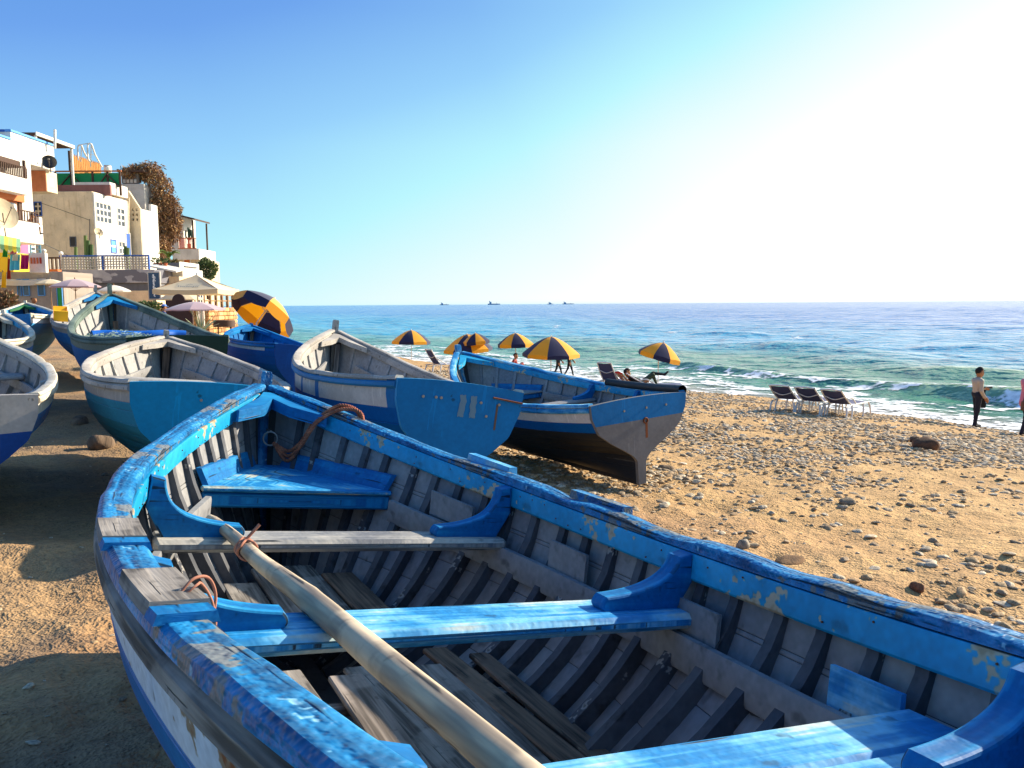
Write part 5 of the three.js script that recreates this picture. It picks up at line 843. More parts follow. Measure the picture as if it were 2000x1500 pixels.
function railX(o, X, pa, pb, y0, y1, n, mat, name = 'railing') { const z0 = zx(pa, X), z1 = zx(pb, X), gs = [box(X - 0.04, X + 0.04, y1 - 0.07, y1, z0, z1), box(X - 0.03, X + 0.03, y0, y0 + 0.06, z0, z1)]; const f = part(name, merge(gs), mat, o); for (let i = 0; i <= n; i++) { const z = lerp(z0, z1, i / n); part('baluster', box(X - 0.025, X + 0.025, y0 + 0.06, y1 - 0.07, z - 0.03, z + 0.03, 0.004), mat, f); } return f; }
function dish(o, c, r, dir, mat, name = 'satellite_dish') { const g = new THREE.SphereGeometry(r * 1.6, 24, 8, 0, 6.283, 0, 0.675); g.translate(0, -r * 1.6 * Math.cos(0.675), 0); const q = new THREE.Quaternion().setFromUnitVectors(V(0, -1, 0), dir.clone().normalize()); g.applyQuaternion(q); g.translate(c.x, c.y, c.z); const m = part(name, g, mat, o); const tip = c.clone().addScaledVector(dir.clone().normalize(), r * 0.9); part('feed_arm', bar(c.clone().add(V(0, -r * 0.8, 0)), tip, 0.03), T.metal, m); part('receiver', cbox(0.1, 0.1, 0.1, tip.x, tip.y, tip.z, 0.02), T.metal, m); part('bracket', bar(c, c.clone().add(V(-0.1, -r * 1.4, -0.3)), 0.05), T.metal, m); return m; }

{ // ---- white house at the left
  const X = -28.1, o = thing('white_house', 'tall white house with wooden balcony railings, blue roof edges and a black dish', 'house');
  const zf = zx(118, X), zn = zx(-260, X), top = yx(75, 276, X), top2 = yx(15, 272, X), zs = zx(36, X);
  const zl = zx(71, X), yo = yx(95, 331, X); part('wall', box(X - 9, X, GB, top, zl, zs), T.white, o); part('upper_wall', box(X - 4, X - 0.004, yo, top - 0.004, zf, zl), T.white, o); part('wall', box(X - 9, X - 0.01, GB, top2, zs, zn), T.white, o);
  part('roof_edge', box(X - 0.3, X + 0.06, top, top + 0.14, zf - 0.03, zs + 0.05), T.blueTrim, o); part('roof_edge', box(X - 0.3, X + 0.05, top2, top2 + 0.14, zs + 0.06, zn), T.blueTrim, o); part('roof_edge', box(X - 9, X - 0.3, top, top + 0.13, zs - 0.02, zs + 0.06), T.blue, o);
  // upper balcony
  const yb = yx(62, 360, X), yr = yx(62, 338, X); part('balcony_slab', box(X, X + 0.9, yb - 0.9, yb, zx(64, X + 0.9), zn), T.white, o); railX(o, X + 0.85, -90, 62, yb, yr, 40, T.brown); part('corner_post', box(X + 0.78, X + 0.92, yb, yr + 0.35, zx(58, X + 0.85) - 0.07, zx(58, X + 0.85) + 0.07), T.brown, o);
  part('awning', box(X, X + 0.7, yx(10, 327, X), yx(10, 314, X), zx(27, X), zn), T.brown, o);
  // middle floor: orange lintel, glazed opening, lower balcony
  part('lintel', box(X, X + 0.25, yx(20, 392, X), yx(20, 374, X), zx(47, X), zn), T.orange, o);
  for (const [a, b] of [[-24, -4], [0, 15], [18, 38]]) winX(o, X + 0.02, a, b, 394, 440, 1, 1, T.orange, T.glass);
  part('door', box(X, X + 0.1, yx(43, 440, X), yx(43, 394, X), zx(40, X), zx(47, X)), T.brown, o);
  const y2 = yx(60, 442, X), X2 = X + 1.3; part('balcony_slab', box(X, X2, yx(85, 478, X2), y2, zx(87, X2), zn), T.white, o); railX(o, X2 - 0.08, 42, 79, y2, yx(60, 421, X), 7, T.brown, 'railing'); part('balcony_post', box(X2 - 0.32, X2, y2, yx(38, 400, X2), zx(34, X2), zx(39, X2)), T.white, o); part('balcony_post', box(X2 - 0.32, X2, y2, yx(82, 425, X2), zx(81, X2), zx(87, X2)), T.white, o);
  dish(o, atX(5, 416, X2 + 0.3), 0.85, V(1, 0.35, 0.45), T.cream, 'large_dish');
  // ground floor: sales room opening, blue grille, balustrade
  winX(o, X + 0.02, 60, 80, 466, 500, 2, 4, plain(0x5f9ab4, 0.6), T.glass, 'grille_door');
  part('opening', box(X - 0.3, X + 0.03, yx(45, 500, X), yx(45, 474, X), zx(38, X), zx(56, X)), T.pink, o);
  dish(o, atX(96, 316, X + 0.35), 0.42, V(0.5, 0.3, 1), T.dark);
  // terracotta roof block with a lit cream flank
  const d = 51.2, xr = xz(100, d); part('roof_block', box(xr - 2.1, xr, yz(85, 374, d), yo - 0.01, -d, -d - 1.2), T.cream, o); part('roof_block_face', box(xr - 2.1, xr - 0.02, yz(85, 374, d), yo - 0.02, -d + 0.001, -d + 0.05), T.terra, o);
  part('vent_pipe', bar(at(107, 290, 51), at(107, 253, 51), 0.16, 0.16, 8), T.white, o);
}
{ // pergola and steel steps on the roof
  const o = thing('roof_pergola', 'brown flat pergola on posts above the white house roof', 'pergola'), d = 58, y = yz(150, 290, d), x1 = xz(153, d);
  part('roof', box(x1 - 3.2, x1 + 0.1, y, y + 0.16, -d, -d + 4.6), T.brown, o); part('edge', box(x1 + 0.1, x1 + 0.2, y - 0.03, y + 0.2, -d, -d + 4.6), T.white, o); for (const [a, z] of [[x1, -d + 0.1], [x1, -d + 4.4], [x1 - 3, -d + 0.1]]) part('post', box(a - 0.07, a + 0.07, y - 3.2, y, z - 0.07, z + 0.07), T.white, o);
  const l = thing('steel_steps', 'white bent tube ladder rails standing on the flat roof', 'ladder'); const m = T.white;
  for (const [a, b, c, e] of [[153, 283, 176, 316], [172, 280, 199, 326]]) { part('rail', tube([at(a, b + 30, 60), at(a, b + 2, 60), at(a + 5, b, 60), at(lerp(a, c, 0.5), lerp(b, e, 0.45), 60.3), at(c, e, 61)], 0.055, 24, 8), m, l); part('stay', bar(at(a + 6, b + 3, 60), at(a + 5, e, 60.5), 0.06), m, l); } part('rung', bar(at(154, 283, 60), at(173, 280, 60), 0.05), m, l); part('rung', bar(at(165, 300, 60.4), at(186, 303, 60.4), 0.03), m, l);
  const t = thing('water_barrel', 'pale round barrel on the flat roof beside the bamboo fence', 'barrel'); const bp = at(211, 338, 63); part('barrel_body', xf(new THREE.LatheGeometry([[0, 0], [0.24, 0], [0.27, 0.1], [0.28, 0.35], [0.25, 0.5], [0, 0.5]].map(a => new THREE.Vector2(...a)), 20), { t: [bp.x, bp.y, bp.z] }), T.white, t); part('lid', xf(new THREE.CylinderGeometry(0.26, 0.26, 0.05, 20), { t: [bp.x, bp.y + 0.53, bp.z] }), T.grey, t);
}
{ // ---- beige house
  const d = 56, X = xz(190, d), o = thing('beige_house', 'beige flat roofed house with white sea front, small paned windows and blue doors', 'house');
  const z0 = -d, z1 = zx(256, X), y = yz(120, 374, d); const xl = xz(66, d);
  part('wall', box(xl, X - 0.12, GB, y, z0, z1), T.beige, o); part('sea_front', box(X - 0.12, X, GB, yx(205, 381, X), z0 - 0.01, z1), T.white, o); part('sea_front', box(X - 2.5, X - 0.002, yx(236, 384, X), yx(236, 362, X), zx(222, X), z1), T.white, o);
  winX(o, X, 192, 221, 398, 437, 4, 3, T.white, T.glass); winX(o, X, 233, 247, 408, 444, 2, 3, T.white, T.glass); winX(o, X, 217, 228, 468, 495, 1, 2, T.blue, T.blueTrim, 'shutter'); winX(o, X, 233, 245, 472, 497, 2, 2, T.white, T.glass); winX(o, X, 247, 256, 455, 502, 1, 1, T.white, T.blue, 'door');
  winZ(o, d, 138, 151, 462, 482, 1, 1, T.slate, T.dark); winZ(o, d, 72, 88, 394, 422, 2, 3, T.blue, T.dark); part('drain_pipe', bar(atX(252, 386, X + 0.08), atX(252, 455, X + 0.08), 0.09, 0.09, 8), T.cream, o); part('drain_pipe', bar(at(175, 428, d - 0.1), at(175, 478, d - 0.1), 0.05, 0.05, 6), T.metal, o);
  dish(o, atX(193, 453, X + 0.5), 0.3, V(1, 0.4, 0.6), T.cream);
  // roof: mauve parapet, green sheet fence on dark posts
  const dp = 57.4; part('parapet', box(xz(105, dp), xz(222, dp), y - 0.1, yz(160, 361, dp), -dp, -dp - 0.25), T.mauve, o);
  const f = thing('green_fence', 'green sheet fence with dark braced posts on the beige house roof', 'fence'), df = 59.4, ya = yz(180, 366, df), yb = yz(180, 338, df);
  part('sheet', box(xz(117, df), xz(244, df), ya, yb, -df, -df - 0.05), T.green, f); for (const p of [118, 149, 190, 219, 243]) part('post', box(xz(p - 2, df), xz(p + 2, df), ya - 0.6, yb + 0.08, -df + 0.001, -df + 0.1), T.brown, f); for (const [a, b] of [[149, 126], [149, 176], [219, 200], [219, 242]]) part('brace', bar(V(xz(a, df), yb - 0.1, -df + 0.14), V(xz(b, df), ya, -df + 0.14), 0.1, 0.07), T.brown, f); part('top_rail', box(xz(117, df), xz(246, df), yb + 0.08, yb + 0.18, -df - 0.06, -df + 0.06), T.orange, f);
  const bX = -31.6, bf = thing('bamboo_fence', 'sunlit orange bamboo cane fence running along the roof', 'fence'); const canes = [], zA = zx(147, bX), zB = zx(206, bX), yt = yx(150, 305, bX), yl = yx(150, 339, bX); for (let i = 0; i < 90; i++) { const z = lerp(zA, zB, i / 89); canes.push(bar(V(bX + 0.02 * Math.sin(i * 3), yl, z), V(bX + 0.02 * Math.sin(i * 5), yt + 0.08 * Math.sin(i * 7.7), z), 0.055, 0.055, 5)); } part('canes', merge(canes), plain(0xc48a48, 0.8), bf).userData.kind = 'stuff'; part('end_post', bar(V(bX, yl, zA), V(bX, yt + 0.2, zA), 0.14), T.brown, bf);
  // stair flank and the white wing behind it
  const ds = 61.6, xs = xz(256, ds), xe = xz(281, ds), ytop = yz(257, 373, ds), ylow = yz(281, 408, ds), yb2 = GB; const wing = thing('white_wing', 'white stair wing with sloping parapet and six small square holes', 'house');
  const sh = new THREE.Shape([[xs, yb2], [xe, yb2], [xe, ylow], [xs + 0.15, ytop], [xs, ytop]].map(a => new THREE.Vector2(...a))); for (let i = 0; i < 2; i++) for (let j = 0; j < 3; j++) { const hx = xs + 0.36 + i * 0.28, hy = yz(265, 432, ds) + j * 0.36, hl = new THREE.Path(); hl.moveTo(hx, hy); hl.lineTo(hx + 0.13, hy); hl.lineTo(hx + 0.13, hy + 0.17); hl.lineTo(hx, hy + 0.17); sh.holes.push(hl); }
  part('stair_wall', xf(new THREE.ExtrudeGeometry(sh, { depth: 0.25, bevelEnabled: false }), { t: [0, 0, -ds] }), T.cream, wing); part('stair_core', box(xs, xe - 0.3, yb2, yz(270, 440, ds), -ds - 0.3, -ds - 1), T.slate, wing);
  part('wall', box(xe - 2.4, xe, yb2, ylow, -ds - 0.01, zx(312, xe)), T.white, wing); part('parapet', box(xe - 2.4, xe - 2.15, ylow, ylow + 0.75, -ds - 0.3, zx(305, xe)), T.grey, wing); part('parapet_end', box(xe - 0.2, xe, ylow, ylow + 0.55, zx(300, xe), zx(312, xe)), T.white, wing);
  const gb = thing('grey_roof_room', 'grey roof room with dark lattice screen above the white wing', 'house'), dg = 66; part('wall', box(xz(244, dg), xz(288, dg), 6, yz(265, 359, dg), -dg, -dg - 3), T.grey, gb); part('lattice', box(xz(244, dg), xz(277, dg), yz(265, 358, dg), yz(265, 337, dg), -dg - 0.1, -dg - 0.3), T.metal, gb); part('canopy', box(xz(240, dg), xz(292, dg), yz(265, 337, dg), yz(265, 333, dg), -dg + 0.3, -dg - 2.5), T.brown, gb); for (let i = 0; i < 4; i++) part('lattice_light', box(xz(247 + i * 7, dg), xz(252 + i * 7, dg), yz(265, 357, dg), yz(265, 350, dg), -dg - 0.1 + 0.002, -dg - 0.05), T.grey, gb);
}
{ // dried creeper hanging over the houses
  const o = thing('dry_creeper', 'huge brown dried creeper cascading down between the houses', 'plant'); const R = RNG(31), mb = new MB(), cols = [[0.26, 0.13, 0.055], [0.34, 0.19, 0.08], [0.15, 0.075, 0.04], [0.42, 0.26, 0.11], [0.22, 0.12, 0.06]];
  const blobs = [[268, 336, 30, 20, 67], [295, 338, 28, 24, 67], [255, 338, 18, 12, 66.5], [318, 372, 22, 34, 67.5], [312, 410, 22, 34, 67.5], [333, 405, 20, 30, 68], [325, 445, 24, 34, 68], [338, 440, 16, 34, 68], [315, 480, 22, 24, 67], [310, 505, 16, 14, 66]];
  for (const [px, py, rx, ry, d] of blobs) { const c = at(px, py, d), ax = rx * d / 1600, ay = ry * d / 1600; for (let k = 0; k < 1700; k++) { let u, v, w; do { u = R() * 2 - 1; v = R() * 2 - 1; w = R() * 2 - 1; } while (u * u + v * v + w * w > 1); const rr = 0.55 + 0.7 * fbm(u * 3 + px, v * 3, 5, 2); const p = V(c.x + u * ax * rr, c.y + v * ay * rr, c.z + w * 1.0), l = 0.07 + R() * 0.15, a = V(R() - 0.5, R() - 0.75, R() - 0.5).normalize(), b = V(R() - 0.5, R() - 0.5, R() - 0.5).cross(a).normalize(); const col = cols[Math.floor(R() * 5)]; mb.quad(p, p.clone().addScaledVector(a, l).addScaledVector(b, l * 0.25), p.clone().addScaledVector(a, l * 1.9), p.clone().addScaledVector(a, l).addScaledVector(b, -l * 0.25), [0, 0], [1, 0], [1, 1], [0, 1], col); } }
  const m = part('foliage', mb.geo(0), new THREE.MeshStandardMaterial({ vertexColors: true, roughness: 0.95 }), o); m.userData.kind = 'stuff';
  for (const [a, b, c, e] of [[330, 500, 318, 400], [318, 505, 300, 350], [338, 480, 340, 400]]) part('stem', tube([at(a, b, 67.5), at((a + c) / 2 + 4, (b + e) / 2, 67.6), at(c, e, 67)], 0.07, 14, 6), T.brown, o);
}
function leafy(o, c, rx, ry, rz, n, cols, len, seed) { const R = RNG(seed), mb = new MB(); for (let k = 0; k < n; k++) { let u, v, w; do { u = R() * 2 - 1; v = R() * 2 - 1; w = R() * 2 - 1; } while (u * u + v * v + w * w > 1 || u * u + v * v + w * w < 0.12); const rr = 0.7 + 0.5 * fbm(u * 2.5 + seed, v * 2.5 + w, 5, 2), p = V(c.x + u * rx * rr, c.y + v * ry * rr, c.z + w * rz * rr), l = len * (0.6 + R() * 0.8), a = V(u + R() - 0.5, v + R() - 0.3, w + R() - 0.5).normalize(), b = V(R() - 0.5, R() - 0.5, R() - 0.5).cross(a).normalize(); mb.quad(p, p.clone().addScaledVector(a, l * 0.5).addScaledVector(b, l * 0.3), p.clone().addScaledVector(a, l), p.clone().addScaledVector(a, l * 0.5).addScaledVector(b, -l * 0.3), [0, 0], [1, 0], [1, 1], [0, 1], cols[Math.floor(R() * cols.length)]); } const m = part('crown', mb.geo(0), M.leaf || (M.leaf = new THREE.MeshPhysicalMaterial({ vertexColors: true, roughness: 0.9, transmission: 0.2, thickness: 0 })), o); m.userData.kind = 'stuff'; return m; }
const GREENS = [[0.05, 0.10, 0.025], [0.08, 0.14, 0.03], [0.035, 0.07, 0.02], [0.11, 0.15, 0.04]];
{ const o = thing('round_bush', 'rounded green tree at the seaward end of the houses', 'tree'), c = at(403, 527, 62); leafy(o, c, 0.75, 0.85, 0.7, 2600, GREENS, 0.16, 41); part('trunk', bar(V(c.x, c.y - 2.2, c.z), c, 0.16, 0.16, 8), T.brown, o);
  const b = thing('banana_plant', 'green plant with big arching leaves below the brown creeper', 'plant'), bc = at(330, 505, 62); for (let k = 0; k < 12; k++) { const a = k * 2.4, l = 0.9 + 0.5 * hash2(k, 4), S = []; for (let i = 0; i <= 6; i++) { const u = i / 6, w = 0.16 * Math.sin(Math.PI * Math.min(0.97, u * 0.9 + 0.08)), p = V(bc.x + Math.cos(a) * l * u * 0.8, bc.y + l * (1.3 * u - 0.95 * u * u), bc.z + Math.sin(a) * l * u * 0.8), sd = V(-Math.sin(a), 0, Math.cos(a)); S.push([p.clone().addScaledVector(sd, w), p.clone().add(V(0, 0.03, 0)), p.clone().addScaledVector(sd, -w), p.clone().add(V(0, -0.012, 0))]); } part('leaf', loft(S, { crease: 1 }), plain([0x5d7a2a, 0x7c9440, 0x466024][k % 3], 0.6), b); } part('stem', bar(V(bc.x, bc.y - 1.6, bc.z), V(bc.x, bc.y + 0.1, bc.z), 0.2, 0.2, 8), plain(0x6b6a3a, 0.8), b); leafy(b, V(bc.x + 0.3, bc.y - 0.7, bc.z + 0.3), 0.7, 0.6, 0.5, 900, [[0.16, 0.13, 0.04], [0.11, 0.12, 0.03], [0.2, 0.15, 0.06]], 0.2, 42);
}
{ // ---- balcony house at the seaward end
  const o = thing('balcony_house', 'white house end with roofed balcony, red railing and a tall cactus', 'house'), d = 72, x0 = xz(337, d), x1 = xz(386, d), y0 = yz(360, 512, d), ys = yz(360, 486, d);
  part('wall', box(x0 - 2, xz(388, d), GB, ys - 0.9, -d - 0.2, -d - 5), T.cream, o); part('slab', box(x0, xz(389, d), ys - 0.95, ys, -d, -d - 4), T.white, o); winZ(o, d + 0.2 - 0.01, 358, 372, 500, 522, 1, 1, T.white, T.orange, 'door'); 
  part('back_wall', box(x0 - 2, xz(350, d), ys, yz(347, 420, d), -d - 1.2, -d - 4), T.white, o); part('column', box(xz(345, d), xz(350, d), ys, yz(347, 420, d), -d, -d - 0.25), T.white, o);
  const yr = yz(365, 430, d); part('balcony_roof', loft([[x0 + 0.2, yz(350, 419, d)], [xz(384, d), yr]].map(([x, y]) => [V(x, y, -d + 0.1), V(x, y + 0.14, -d + 0.1), V(x, y + 0.14, -d - 3.5), V(x, y, -d - 3.5)]), { crease: 0.4 }), T.brown, o); part('post', box(xz(377, d), xz(380, d), ys, yr, -d, -d - 0.12), T.brown, o); part('post', box(xz(379, d), xz(382, d), ys, yr, -d - 3, -d - 3.12), T.brown, o);
  const yt = yz(365, 464, d), rl = part('railing', merge([box(x0 + 0.5, xz(384, d), yt - 0.08, yt, -d + 0.02, -d - 0.06), box(x0 + 0.5, xz(384, d), ys, ys + 0.07, -d + 0.02, -d - 0.06)]), T.orange, o); for (let i = 0; i <= 14; i++) { const x = lerp(x0 + 0.5, xz(384, d) - 0.06, i / 14); part('baluster', box(x, x + 0.06, ys + 0.07, yt - 0.08, -d, -d - 0.04, 0.004), i % 7 ? T.red : T.white, rl); }
  const cg = thing('cactus', 'tall dark branching cactus on the balcony', 'cactus'), cp = at(369, 478, d + 1), cm = plain(0x2c4a3a, 0.8); for (const [dx, h0, h1] of [[0, 0, 1.5], [-0.22, 0.55, 1.25], [0.24, 0.5, 1.3], [0.12, 0.7, 1.35]]) part('arm', tube([V(cp.x, cp.y + h0 * 0.8, cp.z), V(cp.x + dx, cp.y + h0 + 0.12, cp.z), V(cp.x + dx, cp.y + h1, cp.z)], 0.075, 14, 8), cm, cg); part('pot', xf(new THREE.CylinderGeometry(0.2, 0.15, 0.35, 14), { t: [cp.x, cp.y - 0.1, cp.z] }), T.pot, cg);
  const n = thing('small_tower', 'small white and grey flat roofed block with a blue window', 'house'), dt = 57, xc = xz(350, dt); part('wall', box(xc - 1.6, xc - 0.06, GB, yz(340, 513, dt), -dt, -dt - 3.6), T.slate, n); part('sea_front', box(xc - 0.06, xc, GB, yz(349, 511, dt), -dt - 0.01, zx(388, xc)), T.white, n); winX(n, xc, 367, 377, 532, 546, 1, 1, T.white, T.blue); part('ledge', box(xc, xc + 0.1, yx(366, 522, xc), yx(366, 520, xc), zx(358, xc), zx(382, xc)), T.slate, n);
}
{ // ---- terrace with pierced block screen and cloud painted wall
  const d = 50, o = thing('terrace_wall', 'grey terrace wall painted with pale clouds under a pierced block screen', 'wall'), x0 = xz(112, d), x1 = xz(301, d), y1 = yz(200, 527, d), yb = yz(200, 553, d), yc = yz(200, 568, d);
  const cv = dtex((i, j) => { const a = smp(FA, i, j * 2), k = sstep(0.5, 0.62, a) * (0.6 + 0.4 * smp(FB, i, j)); return mix3([0.43, 0.43, 0.46], [0.70, 0.70, 0.71], k); }, true, 0.28);
  part('painted_wall', box(x0, x1, yb, y1, -d, -d - 5), new THREE.MeshStandardMaterial({ map: cv, roughness: 0.9 }), o); part('shutter_band', box(x0 + 0.2, x1 - 0.1, yc, yb, -d - 0.15, -d - 5), T.slate, o); part('lower_wall', box(x0, x1, GB, yc, -d - 0.02, -d - 5), T.beige, o);
  const ys = yz(200, 500, d), xa = xz(117, d), xb = xz(288, d), blocks = []; const nx = 30, ny = 5; for (let i = 0; i < nx; i++) for (let j = 0; j < ny; j++) { const w = (xb - xa) / nx, h = (ys - y1 - 0.06) / ny, cx = xa + (i + 0.5) * w, cy = y1 + 0.03 + (j + 0.5) * h; blocks.push(xf(new THREE.TorusGeometry(w * 0.36, w * 0.09, 4, 8), { t: [cx, cy, -d - 0.08] }), box(cx - w / 2, cx - w / 2 + 0.035, cy - h / 2, cy + h / 2, -d - 0.02, -d - 0.14, 0.003), box(cx - w / 2 + 0.035, cx + w / 2, cy - h / 2, cy - h / 2 + 0.03, -d - 0.022, -d - 0.138, 0.003)); }
  const sc = part('block_screen', merge(blocks), T.grey, o); sc.userData.kind = 'stuff'; part('screen_frame', merge([box(xa - 0.08, xb + 0.08, ys - 0.02, ys + 0.06, -d, -d - 0.16), box(xa - 0.08, xa, y1, ys, -d, -d - 0.16), box(xb, xb + 0.08, y1, ys, -d, -d - 0.16), box(xz(199, d) - 0.04, xz(199, d) + 0.04, y1, ys, -d + 0.01, -d - 0.17)]), T.blue, o);
  for (const [px, h, l] of [[168, 1.25, 'tallest dark green column cactus behind the pierced screen'], [173, 0.95, 'pale green column cactus beside the tallest one'], [179, 0.7, 'shorter cactus third in the clump by the beige wall'], [148, 0.55, 'lone short cactus under the small dark window'], [245, 0.6, 'cactus before the blue door behind the screen'], [250, 0.5, 'low cactus next to the one before the blue door']]) { const c = thing('column_cactus', l, 'cactus', 'cacti on the terrace'), p = at(px, 500, d + 1); part('arm', tube([V(p.x, p.y - 0.8, p.z), V(p.x, p.y, p.z), V(p.x + 0.03, p.y + h, p.z)], 0.1, 10, 8), plain(px % 2 ? 0x3f5a2c : 0x5c7038, 0.8), c); }
  const l = thing('lamp_globe', 'white globe lamp on the terrace corner post', 'lamp'), lp = at(119, 495, d); part('globe', xf(new THREE.SphereGeometry(0.13, 16, 12), { t: [lp.x, lp.y, lp.z] }), M.whitePlastic, l); part('stand', bar(V(lp.x, lp.y - 0.4, lp.z), lp, 0.07), T.white, l);
  // vertical shop sign
  const s = thing('vertical_sign', 'tall blue hanging sign with white brush lettering beside the terrace', 'sign'), ds = 47, a = at(290, 586, ds), b = at(312, 530, ds), cvs = document.createElement('canvas'); cvs.width = 96; cvs.height = 256; const g = cvs.getContext('2d'); g.fillStyle = '#2e4f6e'; g.fillRect(0, 0, 96, 256); g.strokeStyle = '#f2f2ee'; g.lineWidth = 7; g.beginPath(); const R = RNG(12); for (let k = 0; k < 16; k++) { const y = 18 + k * 14; g.moveTo(34 + R() * 10, y); g.lineTo(52 + R() * 16, y + 4 + R() * 6); g.moveTo(40 + R() * 12, y - 4); g.lineTo(38 + R() * 20, y + 10); } g.stroke();
  const tx = new THREE.CanvasTexture(cvs); tx.colorSpace = THREE.SRGBColorSpace; part('frame', box(a.x, b.x, a.y, b.y, -ds, -ds - 0.12), T.grey, s); part('panel', xf(new THREE.PlaneGeometry(b.x - a.x - 0.12, b.y - a.y - 0.16), { t: [(a.x + b.x) / 2, (a.y + b.y) / 2, -ds + 0.012] }), new THREE.MeshStandardMaterial({ map: tx, roughness: 0.7 }), s); part('post', bar(V((a.x + b.x) / 2, 0.5, -ds - 0.06), V((a.x + b.x) / 2, a.y, -ds - 0.06), 0.08), T.metal, s);
  // low flat roofs and pots right of the sign
  const r = thing('low_annex', 'low cream annex with white sloping awning roof and flower pots', 'house'), dr = 52; part('wall', box(xz(313, dr), xz(348, dr), GB, yz(330, 540, dr), -dr, -dr - 4), T.cream, r); part('upper_wall', box(xz(300, dr), xz(348, dr), yz(330, 540, dr), yz(330, 524, dr), -dr - 0.6, -dr - 4), T.white, r); part('awning', loft([[xz(296, dr), yz(300, 522, dr)], [xz(350, dr), yz(350, 533, dr)]].map(([x, y]) => [V(x, y, -dr + 0.6), V(x, y + 0.1, -dr + 0.6), V(x, y + 0.3, -dr - 0.8), V(x, y + 0.2, -dr - 0.8)]), { crease: 0.4 }), T.white, r);
  for (const [px, l] of [[304, 'terracotta pot on the annex roof nearest the vertical sign'], [313, 'terracotta pot between two others on the annex roof'], [323, 'terracotta pot on the annex roof nearest the small tower']]) { const q = thing('flower_pot', l, 'pot', 'pots on the annex roof'), p = at(px, 518, dr + 0.5); part('pot_body', xf(new THREE.CylinderGeometry(0.14, 0.1, 0.28, 12), { t: [p.x, p.y, p.z] }), T.pot, q); leafy(q, V(p.x, p.y + 0.25, p.z), 0.2, 0.16, 0.2, 60, GREENS, 0.14, px); }
}
{ // ---- sandstone quay with wooden rail and café things
  const X = xz(402, 46), o = thing('stone_quay', 'sunlit sandstone quay wall of rough blocks with a wooden rail', 'wall'), y1 = yx(430, 601, X), z0 = -46, z1 = zx(458, X), R = RNG(8); part('core', box(X - 6, X - 0.12, -1.5, y1, z0 - 0.05, z1), T.stone, o);
  const sm = [plain(0xc89a64, 0.95), plain(0xb88a58, 0.95), plain(0xd2aa78, 0.95), plain(0xa87a50, 0.95)]; for (let j = 0; j < 9; j++) { let z = z0; while (z > z1) { const l = 0.3 + R() * 0.4, h = 0.24; part('block', box(X - 0.14, X + 0.02 + R() * 0.05, y1 - (j + 1) * h + 0.015, y1 - j * h - 0.012, z, Math.max(z1, z - l) + 0.018, 0.03), sm[Math.floor(R() * 4)], o); z -= l; } let x = X - 0.16; while (x > X - 6) { const l = 0.3 + R() * 0.4; part('block', box(Math.max(X - 6, x - l) + 0.018, x, y1 - (j + 1) * 0.24 + 0.015, y1 - j * 0.24 - 0.012, z0 - 0.1, z0 + 0.02 + R() * 0.05, 0.03), sm[Math.floor(R() * 4)], o); x -= l; } }
  for (let i = 0; i <= 5; i++) { const z = lerp(z0, z1, i / 5); part('rail_post', box(X - 0.3, X - 0.15, y1, y1 + (i === 1 ? 1.25 : 0.85), z - 0.07, z + 0.07), M.woodPost, o); } for (const h of [0.4, 0.75]) part('rail', box(X - 0.25, X - 0.2, y1 + h - 0.04, y1 + h + 0.04, z0, z1), M.woodPost, o);
  const pr = thing('window_frame_stack', 'blue and white glazed door leaf standing on the quay', 'door'); winZ(pr, 44.5, 382, 393, 572, 604, 2, 3, T.white, T.blue); part('foot', box(xz(381, 44.5), xz(394, 44.5), 0.4, yz(388, 604, 44.5), -44.55, -44.45), T.white, pr);
}
